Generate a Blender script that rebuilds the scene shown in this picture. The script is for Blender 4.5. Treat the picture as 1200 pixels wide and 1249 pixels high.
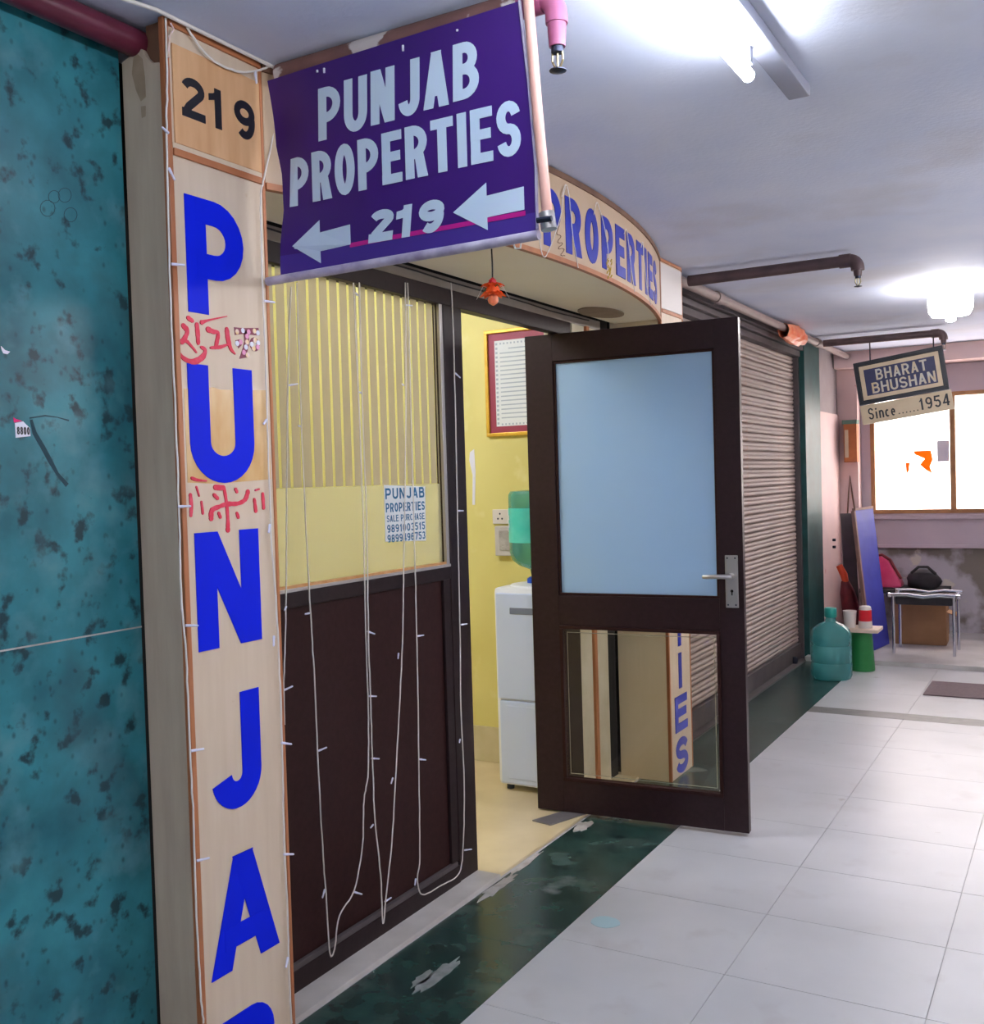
import bpy, bmesh, math, random
from mathutils import Vector, Matrix
from mathutils.geometry import tessellate_polygon
random.seed(7)
R = math.radians
scn = bpy.context.scene
COL = scn.collection
for o in list(bpy.data.objects):
    bpy.data.objects.remove(o)

# ------------------------------------------------------------------ camera
CAM = Vector((0, 0, 1.45))
FPX = 1248.7                                   # focal length in pixels of the 1200 x 1249 frame
yaw, pit, rol = 0.52404765, -0.03037729, -0.02975253
_f = Vector((-math.sin(yaw)*math.cos(pit), math.cos(yaw)*math.cos(pit), math.sin(pit)))
_r = Vector((math.cos(yaw), math.sin(yaw), 0))
_u = _r.cross(_f)
RT = _r*math.cos(rol) + _u*math.sin(rol)
UP = -_r*math.sin(rol) + _u*math.cos(rol)
FW = _f
cd = bpy.data.cameras.new('camera')
cd.sensor_fit = 'HORIZONTAL'; cd.sensor_width = 36; cd.lens = 36*FPX/1200
cd.clip_start = .02; cd.clip_end = 200
cam = bpy.data.objects.new('camera', cd); COL.objects.link(cam)
m3 = Matrix((RT, UP, -FW)).transposed()
cam.matrix_world = Matrix.Translation(CAM) @ m3.to_4x4()
scn.camera = cam

# ------------------------------------------------------------------ world and exposure
w = bpy.data.worlds.new('world'); scn.world = w; w.use_nodes = True
bg = w.node_tree.nodes['Background']
bg.inputs[0].default_value = (1.0, .93, .90, 1); bg.inputs[1].default_value = 6.5
vs = scn.view_settings
vs.view_transform = 'Standard'; vs.look = 'None'; vs.gamma = 1; vs.exposure = 1.28
vs.use_curve_mapping = False

# ------------------------------------------------------------------ measuring helpers (photo pixel -> point on a known plane)
def ray(x, y):
    return RT*((x-600)/FPX) - UP*((y-624.5)/FPX) + FW
def on_x(x, y, X):
    d = ray(x, y); return CAM + d*(X/d.x)
def on_y(x, y, Y):
    d = ray(x, y); return CAM + d*(Y/d.y)
def on_z(x, y, Z):
    d = ray(x, y); return CAM + d*((Z-CAM.z)/d.z)

# ------------------------------------------------------------------ materials
def lin(c):
    return tuple(((v/255)/12.92 if v/255 <= .04045 else ((v/255+.055)/1.055)**2.4) for v in c) + (1,)
MATS = {}
def mat(name, c1, c2=None, scale=8, rough=.5, metal=0, bump=0, bscale=None, stretch=(1, 1, 1), emit=0, coat=0, lo=.3, hi=.7, spec=.5, detail=4, trans=0, alpha=1):
    m = bpy.data.materials.new(name); m.use_nodes = True
    nt = m.node_tree; N = nt.nodes; L = nt.links
    b = N['Principled BSDF']
    b.inputs['Roughness'].default_value = rough; b.inputs['Metallic'].default_value = metal
    b.inputs['Specular IOR Level'].default_value = spec
    b.inputs['Coat Weight'].default_value = coat
    b.inputs['Transmission Weight'].default_value = trans
    b.inputs['Alpha'].default_value = alpha
    b.inputs['Base Color'].default_value = lin(c1)
    tc = N.new('ShaderNodeTexCoord'); mp = N.new('ShaderNodeMapping'); mp.inputs['Scale'].default_value = stretch
    L.new(tc.outputs['Object'], mp.inputs['Vector'])
    if c2 is not None:
        n = N.new('ShaderNodeTexNoise'); n.inputs['Scale'].default_value = scale; n.inputs['Detail'].default_value = detail
        L.new(mp.outputs[0], n.inputs['Vector'])
        r = N.new('ShaderNodeValToRGB'); r.color_ramp.elements[0].position = lo; r.color_ramp.elements[1].position = hi
        r.color_ramp.elements[0].color = lin(c1); r.color_ramp.elements[1].color = lin(c2)
        L.new(n.outputs[0], r.inputs[0]); L.new(r.outputs[0], b.inputs['Base Color'])
    if bump:
        n2 = N.new('ShaderNodeTexNoise'); n2.inputs['Scale'].default_value = bscale or scale*4; n2.inputs['Detail'].default_value = 5
        L.new(mp.outputs[0], n2.inputs['Vector'])
        bp = N.new('ShaderNodeBump'); bp.inputs['Strength'].default_value = bump; bp.inputs['Distance'].default_value = .01
        L.new(n2.outputs[0], bp.inputs['Height']); L.new(bp.outputs[0], b.inputs['Normal'])
    if emit:
        b.inputs['Emission Color'].default_value = lin(c1); b.inputs['Emission Strength'].default_value = emit
    MATS[name] = m
    return m
def overlay(m, col, scale, lo, hi, kind='noise', stretch=(1, 1, 1), detail=6, strength=1.0):
    """mix a second colour into the base colour through a thresholded texture (stains, chips, flecks)"""
    nt = m.node_tree; N = nt.nodes; L = nt.links; b = N['Principled BSDF']
    tc = N.new('ShaderNodeTexCoord'); mp = N.new('ShaderNodeMapping'); mp.inputs['Scale'].default_value = stretch
    L.new(tc.outputs['Object'], mp.inputs['Vector'])
    if kind == 'noise':
        t = N.new('ShaderNodeTexNoise'); t.inputs['Scale'].default_value = scale; t.inputs['Detail'].default_value = detail
    else:
        t = N.new('ShaderNodeTexVoronoi'); t.inputs['Scale'].default_value = scale
    L.new(mp.outputs[0], t.inputs['Vector'])
    r = N.new('ShaderNodeValToRGB'); r.color_ramp.elements[0].position = lo; r.color_ramp.elements[1].position = hi
    on, off = (strength,)*3 + (1,), (0, 0, 0, 1)
    r.color_ramp.elements[0].color = on if kind == 'dots' else off; r.color_ramp.elements[1].color = off if kind == 'dots' else on
    L.new(t.outputs[0], r.inputs[0])
    mx = N.new('ShaderNodeMix'); mx.data_type = 'RGBA'
    L.new(r.outputs[0], mx.inputs['Factor'])
    s = b.inputs['Base Color']
    if s.is_linked:
        L.new(s.links[0].from_socket, mx.inputs[6])
    else:
        mx.inputs[6].default_value = s.default_value
    mx.inputs[7].default_value = lin(col)
    L.new(mx.outputs[2], b.inputs['Base Color'])
    return m
def glassy(name, tint, gloss=.1, rough=.02, film=None, film_amt=0, through=.5):
    """thin sheet: clear part + mirror part + optional milky film (diffuse and translucent)"""
    m = bpy.data.materials.new(name); m.use_nodes = True
    nt = m.node_tree; N = nt.nodes; L = nt.links
    N.remove(N['Principled BSDF']); out = N['Material Output']
    t = N.new('ShaderNodeBsdfTransparent'); t.inputs[0].default_value = lin(tint)
    g = N.new('ShaderNodeBsdfGlossy'); g.inputs['Roughness'].default_value = rough
    cur = t.outputs[0]
    if film:
        d = N.new('ShaderNodeBsdfDiffuse'); d.inputs[0].default_value = lin(film)
        tr = N.new('ShaderNodeBsdfTranslucent'); tr.inputs[0].default_value = lin(film)
        a = N.new('ShaderNodeMixShader'); a.inputs[0].default_value = through
        L.new(d.outputs[0], a.inputs[1]); L.new(tr.outputs[0], a.inputs[2])
        b = N.new('ShaderNodeMixShader'); b.inputs[0].default_value = film_amt
        L.new(cur, b.inputs[1]); L.new(a.outputs[0], b.inputs[2]); cur = b.outputs[0]
    fr = N.new('ShaderNodeLayerWeight'); fr.inputs['Blend'].default_value = .5
    pw = N.new('ShaderNodeMath'); pw.operation = 'POWER'; pw.inputs[1].default_value = 4
    L.new(fr.outputs['Facing'], pw.inputs[0])
    mul = N.new('ShaderNodeMath'); mul.operation = 'MULTIPLY_ADD'; mul.inputs[1].default_value = gloss*5; mul.inputs[2].default_value = gloss*.3
    mul.use_clamp = True
    L.new(pw.outputs[0], mul.inputs[0])
    c = N.new('ShaderNodeMixShader'); L.new(mul.outputs[0], c.inputs[0]); L.new(cur, c.inputs[1]); L.new(g.outputs[0], c.inputs[2])
    L.new(c.outputs[0], out.inputs[0])
    MATS[name] = m
    return m

mat('ceiling', (204, 213, 236), (216, 222, 240), 3, .85, bump=.12, bscale=60)
overlay(MATS['ceiling'], (196, 196, 206), 1.3, .55, .75)
marble = mat('marble', (12, 90, 102), (50, 134, 146), 6, .38, detail=9, spec=.38, lo=.32, hi=.72)
overlay(marble, (8, 52, 62), 22, .57, .66, detail=8)
overlay(marble, (92, 142, 152), 9, .54, .74, detail=10, strength=.6)
overlay(marble, (44, 70, 78), 4, .56, .7, detail=9, strength=.5)
overlay(marble, (10, 50, 60), 34, .06, .20, kind='dots', strength=.6, stretch=(1, 1, .7))
gfl = mat('green_floor', (28, 48, 46), (44, 76, 70), 9, .25, detail=8)
overlay(gfl, (140, 146, 146), 3.2, .63, .70, detail=9, strength=.55)
overlay(gfl, (84, 100, 94), 5, .50, .72, detail=10, strength=.6)
overlay(gfl, (20, 32, 34), 12, .55, .7)
mat('green_column', (14, 58, 58), (30, 82, 80), 9, .5, detail=8)
tilem = mat('floor_tile', (182, 183, 186), (197, 197, 200), 2.2, .34, detail=7, bump=.01, spec=.5)
overlay(tilem, (172, 168, 170), 5, .60, .75, detail=8, strength=.55)
overlay(tilem, (140, 128, 118), 9, .70, .76, detail=8, strength=.6)
mat('joint', (166, 162, 164), (180, 177, 178), 20, .8)
mat('dark_band', (84, 84, 82), (112, 110, 108), 14, .4)
mat('platform', (176, 172, 170), (200, 196, 196), 5, .35)
mat('cream_floor', (222, 204, 166), (206, 186, 146), 4, .3, detail=6)
mat('mortar', (190, 184, 180), (150, 142, 136), 18, .9, bump=.5)
mat('mortar_grey', (112, 118, 116), (140, 142, 140), 30, .8)
mat('sill', (186, 180, 176), (206, 200, 196), 8, .6, bump=.2)
yw = mat('yellow_wall', (226, 216, 138), (216, 204, 124), 2.2, .6, bump=.08)
overlay(yw, (234, 226, 164), 6, .58, .72, strength=.7)
mat('yellow_base', (196, 184, 140), (210, 200, 170), 8, .6)
mat('white_wall', (206, 190, 196), (190, 176, 186), 3, .8, bump=.1)
ew = mat('end_wall', (196, 182, 192), (182, 170, 182), 2.5, .85, bump=.1)
dw = mat('dirty_wall', (190, 184, 194), (176, 172, 184), 3, .85, bump=.3)
overlay(dw, (124, 116, 110), 2.2, .49, .56, detail=9)
overlay(dw, (206, 200, 190), 4.3, .60, .64, detail=9)
pk = mat('pink_wall', (226, 196, 192), (214, 188, 188), 4, .7)
overlay(pk, (196, 120, 110), 9, .70, .73, strength=.6)
mat('grey_wall_shade', (150, 140, 142), (164, 154, 156), 4, .8)  # shaded tone of the far left wall, put into the colour
mat('pilaster', (208, 200, 176), (190, 178, 150), 6, .7, bump=.2)
mat('grey_band', (150, 142, 132), (166, 158, 150), 9, .8)
mat('void', (26, 22, 22), None, rough=.9)
mat('brown_frame', (34, 22, 24), (42, 28, 30), 40, .45, bump=.05, bscale=300, spec=.22)
mat('brown_panel', (44, 22, 22), (52, 28, 27), 60, .5, spec=.15, bump=.05, bscale=300)
mat('door_brown', (38, 22, 26), (47, 29, 33), 50, .42, bump=.06, bscale=280, spec=.25)
mat('aluminium', (178, 172, 170), None, rough=.4, metal=.6)
mat('rust_line', (196, 140, 84), (210, 160, 110), 30, .6)
bd = mat('board_cream', (208, 187, 163), (216, 197, 174), 6, .5, stretch=(1, 6, .6), detail=7)
overlay(bd, (196, 162, 118), 9, .72, .76, strength=.8)
sd = mat('board_side', (182, 164, 146), (196, 180, 160), 8, .7, stretch=(4, 4, .5), bump=.1)
overlay(sd, (110, 92, 74), 7, .68, .76, strength=.7)
ply = mat('plywood', (204, 152, 104), (222, 176, 130), 5, .5, stretch=(1, 5, .8), detail=6)
mat('trim_wood', (184, 118, 74), (168, 100, 62), 12, .5, stretch=(2, 2, .4))
mat('dark_wood', (104, 72, 56), (126, 92, 72), 14, .7, stretch=(1, 1, .4))
mat('tape', (206, 158, 92), (222, 186, 134), 14, .25, stretch=(1, 1, .3), lo=.35, hi=.6)
mat('blue_vinyl', (0, 30, 218), None, rough=.5, spec=.12)
mat('fascia_blue', (22, 42, 178), (16, 36, 160), 20, .4)
mat('black_vinyl', (32, 32, 40), None, rough=.35)
mat('red_paint', (216, 40, 72), (224, 74, 98), 60, .6, lo=.45, hi=.7)
mat('pillar_side_lit', (248, 230, 194), (242, 218, 176), 2, .6)  # lit copy of the cream, lightened for light missing behind the door
fc = mat('fascia_cream', (190, 162, 132), (200, 174, 146), 4, .5)
mat('soffit', (242, 228, 196), (246, 234, 206), 3, .6)
mat('soffit_patch', (140, 118, 90), (156, 132, 104), 9, .7)
bp_ = mat('banner', (52, 15, 106), (62, 17, 112), 3, .38)
mat('banner_low', (62, 38, 132), (70, 44, 138), 4, .4)
mat('magenta', (184, 20, 132), None, rough=.4)
mat('banner_text', (186, 208, 226), (196, 214, 230), 6, .4)
mat('hem', (196, 190, 208), (150, 140, 170), 24, .5)
mat('pink_pole', (206, 160, 146), (196, 148, 134), 10, .5)
pp = mat('pipe_maroon', (88, 22, 44), (100, 30, 54), 12, .4)
pb = mat('pipe_peeling', (104, 72, 68), (124, 88, 82), 10, .6, bump=.3)
overlay(pb, (198, 190, 188), 9, .62, .64, stretch=(.6, 1, 1))
mat('pipe_dark', (70, 54, 58), (92, 72, 74), 12, .5)
mat('pipe_grey', (132, 118, 116), (150, 128, 124), 9, .6)
mat('pink_fitting', (158, 88, 122), (142, 74, 108), 16, .45)
mat('brass', (150, 140, 110), None, rough=.35, metal=.9)
mat('dark_metal', (52, 56, 72), None, rough=.35, metal=.7)
mat('steel', (196, 192, 190), None, rough=.3, metal=.85)
mat('chrome', (206, 208, 220), None, rough=.15, metal=1)
mat('white_plastic', (236, 240, 250), (240, 243, 250), 4, .35)
mat('blue_white', (206, 220, 250), (212, 224, 250), 3, .35)
mat('slot', (120, 128, 150), None, rough=.6)
mat('lamp', (244, 248, 255), None, emit=25)
mat('lamp_added', (248, 250, 255), None, emit=100)  # for the two added out-of-frame corridor tubes
mat('shop_tube_added', (244, 248, 255), None, emit=92)  # for the added tube that brightens the shop
mat('far_lamp', (255, 250, 246), None, emit=26)
mat('batten', (150, 154, 172), None, rough=.5)
mat('wire_white', (226, 220, 214), None, rough=.5)
mat('led', (222, 224, 246), None, rough=.2)
mat('wire_black', (36, 32, 34), None, rough=.6)
sh = mat('shutter', (158, 140, 134), (142, 126, 122), 5, .6, metal=.0, stretch=(1, .4, 4))
overlay(sh, (150, 112, 90), 6, .62, .74, strength=.7)
mat('shutter_dark', (70, 62, 66), (86, 76, 78), 8, .6)
mat('paper', (226, 230, 232), None, rough=.6)
mat('teal_print', (0, 96, 140), None, rough=.5)
mat('maroon', (150, 44, 70), None, rough=.5)
mat('gold', (206, 160, 46), (226, 180, 70), 30, .35, metal=.3)
mat('grey_print', (172, 182, 194), None, rough=.6)

mat('wear', (150, 130, 108), (168, 148, 126), 20, .8)
mat('jug_cap', (24, 150, 140), None, rough=.35)
mat('jug_label', (60, 196, 180), (90, 206, 192), 20, .4)
mat('jug_blue', (20, 80, 200), None, rough=.4)
mat('green_plastic', (34, 122, 62), (44, 134, 70), 8, .45)
mat('board_pale', (220, 196, 180), (206, 186, 172), 8, .6)
mat('red', (214, 26, 44), None, rough=.4)
mat('blue_board', (40, 48, 156), (50, 60, 172), 7, .6)
mat('blue_edge', (120, 88, 84), (140, 106, 96), 12, .7)
mat('orange', (236, 86, 34), (220, 60, 30), 12, .5)
mat('charm_orange', (250, 110, 34), (244, 84, 28), 40, .6)
mat('orange_glow', (244, 104, 60), (250, 170, 130), 16, .4)
mat('dark_red', (136, 34, 44), (96, 26, 36), 14, .7)
mat('pink_bag', (214, 44, 104), (232, 92, 136), 6, .3)
mat('black_cloth', (34, 32, 38), (52, 48, 54), 10, .8)
mat('carton', (166, 124, 88), (150, 110, 76), 6, .8)
mat('rug', (112, 96, 100), (126, 108, 110), 60, .95, bump=.4, bscale=300)
mat('sign_black', (30, 34, 44), (40, 46, 56), 9, .5)
mat('sign_navy', (44, 48, 84), (52, 56, 96), 9, .5)
mat('sign_cream', (196, 178, 150), (208, 192, 164), 9, .5)
mat('sign_letters', (200, 180, 140), (190, 196, 196), 22, .5)
mat('window_wood', (176, 128, 84), (154, 108, 70), 10, .5)
mat('box_orange', (190, 116, 66), (172, 100, 58), 12, .6)
mat('box_green', (96, 132, 120), None, rough=.6)
mat('facade', (240, 236, 232), (232, 228, 226), 2, .8)
mat('facade_glass', (92, 96, 104), (112, 116, 122), 3, .3)

mat('scrap_white', (226, 226, 240), None, rough=.6)
mat('scrap_pink', (226, 30, 120), None, rough=.6)
mat('scribble', (18, 62, 74), None, rough=.7)
mat('sticker_yellow', (232, 196, 90), (236, 214, 230), 40, .5)
mat('sticker_pink', (226, 150, 190), None, rough=.5)
mat('sticker_plum', (130, 40, 70), None, rough=.5)
mat('gold_tassel', (196, 164, 60), None, rough=.4, metal=.4)
mat('plate_grey', (122, 118, 122), (138, 134, 138), 12, .4, metal=.4)
mat('right_wall', (204, 190, 176), (192, 178, 166), 3, .7)
mat('tin_white', (222, 214, 210), None, rough=.4)
mat('teal_spill', (164, 196, 204), None, rough=.3)
glassy('jug', (180, 230, 230), gloss=.14, rough=.08, film=(112, 200, 204), film_amt=.38)
glassy('clear_glass', (250, 252, 250), gloss=.10)
glassy('film_strip', (250, 246, 232), gloss=.05, film=(206, 196, 178), film_amt=.60)
glassy('film_plain', (250, 248, 232), gloss=.05, film=(238, 234, 214), film_amt=.32)
glassy('door_clear', (246, 245, 240), gloss=.06)
glassy('film_orange', (120, 40, 4), gloss=.02, film=(200, 84, 12), film_amt=.8)
glassy('window_glass', (244, 244, 244), gloss=.06)
glassy('door_frost', (190, 215, 235), gloss=.09, rough=.03, film=(184, 218, 248), film_amt=.97, through=.28)

# ------------------------------------------------------------------ mesh builder
ORG = {}
class MB:
    def __init__(s): s.v = []; s.f = []
    def add(s, vs, fs):
        k = len(s.v); s.v += [Vector(p) for p in vs]; s.f += [tuple(i+k for i in f) for f in fs]; return s
    def box(s, x0, x1, y0, y1, z0, z1):
        return s.add([(x0,y0,z0),(x1,y0,z0),(x1,y1,z0),(x0,y1,z0),(x0,y0,z1),(x1,y0,z1),(x1,y1,z1),(x0,y1,z1)],
                     [(3,2,1,0),(4,5,6,7),(0,1,5,4),(1,2,6,5),(2,3,7,6),(3,0,4,7)])
    def obox(s, o, a, b, c):
        o, a, b, c = Vector(o), Vector(a), Vector(b), Vector(c)
        if a.cross(b).dot(c) < 0: o, a = o + a, -a
        return s.add([o, o+a, o+a+b, o+b, o+c, o+a+c, o+a+b+c, o+b+c],
                     [(3,2,1,0),(4,5,6,7),(0,1,5,4),(1,2,6,5),(2,3,7,6),(3,0,4,7)])
    def tube(s, pts, r, n=8, closed=False, cap=True):
        pts = [Vector(p) for p in pts]; k = len(s.v); m = len(pts)
        rs = r if isinstance(r, (list, tuple)) else [r]*m
        prev = None
        for i, p in enumerate(pts):
            t = (pts[(i+1) % m]-pts[i-1]) if closed else (pts[min(i+1, m-1)]-pts[max(i-1, 0)])
            if t.length < 1e-9: t = Vector((0, 0, 1))
            t.normalize()
            if prev is None:
                a = t.orthogonal().normalized()
            else:
                a = prev - t*prev.dot(t)
                a = a.normalized() if a.length > 1e-6 else t.orthogonal().normalized()
            prev = a; b = t.cross(a)
            for j in range(n):
                q = 2*math.pi*j/n
                s.v.append(p + (a*math.cos(q)+b*math.sin(q))*rs[i])
        for i in range(m if closed else m-1):
            i2 = (i+1) % m
            for j in range(n):
                j2 = (j+1) % n
                s.f.append((k+i*n+j, k+i*n+j2, k+i2*n+j2, k+i2*n+j))
        if cap and not closed:
            s.f.append(tuple(k+j for j in range(n-1, -1, -1))); s.f.append(tuple(k+(m-1)*n+j for j in range(n)))
        return s
    def lathe(s, c, prof, n=24, sx=1, sy=1):
        c = Vector(c); k = len(s.v)
        for r, z in prof:
            for j in range(n):
                q = 2*math.pi*j/n
                s.v.append(c + Vector((r*math.cos(q)*sx, r*math.sin(q)*sy, z)))
        for i in range(len(prof)-1):
            for j in range(n):
                j2 = (j+1) % n
                s.f.append((k+i*n+j, k+i*n+j2, k+(i+1)*n+j2, k+(i+1)*n+j))
        if prof[0][0] > 1e-4: s.f.append(tuple(k+j for j in range(n-1, -1, -1)))
        if prof[-1][0] > 1e-4: s.f.append(tuple(k+(len(prof)-1)*n+j for j in range(n)))
        return s
    def prism(s, contours, fn, d0, d1):
        """contours in (u, v); fn(u, v, d) -> point; solid from depth d0 to d1"""
        cs = [[Vector((p[0], p[1], 0)) for p in c] for c in contours]
        tris = tessellate_polygon(cs)
        flat = [p for c in cs for p in c]; n = len(flat)
        vs_ = [fn(p.x, p.y, d0) for p in flat] + [fn(p.x, p.y, d1) for p in flat]
        fs = [tuple(reversed(t)) for t in tris] + [tuple(i+n for i in t) for t in tris]
        k = 0
        for c in cs:
            m = len(c)
            for i in range(m):
                j = (i+1) % m
                fs.append((k+i, k+j, n+k+j, n+k+i))
            k += m
        return s.add(vs_, fs)
    def ribbon(s, path, wd, fn, d0, d1, closed=False):
        P = [Vector((p[0], p[1])) for p in path]; m = len(P)
        ws = wd if isinstance(wd, (list, tuple)) else [wd]*m
        A = []; B = []
        for i in range(m):
            if closed: t0 = (P[i]-P[i-1]); t1 = (P[(i+1) % m]-P[i])
            else:
                t0 = P[i]-P[max(i-1, 0)]; t1 = P[min(i+1, m-1)]-P[i]
                if t0.length < 1e-9: t0 = t1
                if t1.length < 1e-9: t1 = t0
            t0 = t0.normalized(); t1 = t1.normalized()
            t = (t0+t1); t = t.normalized() if t.length > 1e-6 else t0
            nrm = Vector((-t.y, t.x)); k = max(.5, nrm.dot(Vector((-t0.y, t0.x))))
            A.append(P[i]+nrm*ws[i]/2/k); B.append(P[i]-nrm*ws[i]/2/k)
        vs_ = []
        for i in range(m):
            vs_ += [fn(A[i].x, A[i].y, d0), fn(B[i].x, B[i].y, d0), fn(A[i].x, A[i].y, d1), fn(B[i].x, B[i].y, d1)]
        fs = []
        for i in range(m if closed else m-1):
            a = 4*i; b = 4*((i+1) % m)
            fs += [(a+2, a+3, b+3, b+2), (a, b, b+1, a+1), (a, a+2, b+2, b), (a+1, b+1, b+3, a+3)]
        if not closed:
            fs += [(0, 1, 3, 2), (4*(m-1), 4*(m-1)+2, 4*(m-1)+3, 4*(m-1)+1)]
        return s.add(vs_, fs)
    def build(s, name, material, parent=None, bevel=0, smooth=False, origin=None):
        org = ORG[parent.name] if parent else (Vector(origin) if origin is not None else Vector((0, 0, 0)))
        if origin is not None: org2 = Vector(origin)
        else: org2 = org
        me = bpy.data.meshes.new(name)
        me.from_pydata([tuple(p-org2) for p in s.v], [], s.f)
        bm = bmesh.new(); bm.from_mesh(me)
        bmesh.ops.recalc_face_normals(bm, faces=bm.faces)
        if bevel:
            es = [e for e in bm.edges if len(e.link_faces) == 2 and e.calc_face_angle(0) > .7]
            bmesh.ops.bevel(bm, geom=es, offset=bevel, segments=2, affect='EDGES', profile=.6, clamp_overlap=True)
        bm.to_mesh(me); bm.free()
        if smooth:
            for p in me.polygons: p.use_smooth = True
            try: me.set_sharp_from_angle(angle=R(42))
            except Exception: pass
        me.materials.append(MATS[material] if isinstance(material, str) else material)
        o = bpy.data.objects.new(name, me); COL.objects.link(o)
        if parent: o.parent = parent; o.location = org2-org
        else: o.location = org2
        ORG[o.name] = org2.copy()
        return o

def tag(o, label, cat, group=None, kind=None):
    o['label'] = label; o['category'] = cat
    if group: o['group'] = group
    if kind: o['kind'] = kind
    return o
def thing(name, loc, label, cat, group=None, kind=None):
    o = bpy.data.objects.new(name, None); COL.objects.link(o); o.location = loc; o.empty_display_size = .05
    ORG[o.name] = Vector(loc)
    return tag(o, label, cat, group, kind)
def copy_part(o, dloc, parent):
    c = o.copy(); COL.objects.link(c); c.parent = parent; c.location = Vector(o.location) + Vector(dloc)
    ORG[c.name] = ORG[o.name] + Vector(dloc)
    return c
def plane_x(X, sgn=1):          # lettering on a wall that faces +X: u = Y, v = Z
    return lambda u, v, d: Vector((X+sgn*d, u, v))
def plane_y(Y):                 # lettering on a face that looks towards -Y: u = X, v = Z
    return lambda u, v, d: Vector((u, Y-d, v))
def arc(cx, cy, rx, ry, a0, a1, n=12):
    return [(cx+rx*math.cos(R(a0+(a1-a0)*i/n)), cy+ry*math.sin(R(a0+(a1-a0)*i/n))) for i in range(n+1)]

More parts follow.
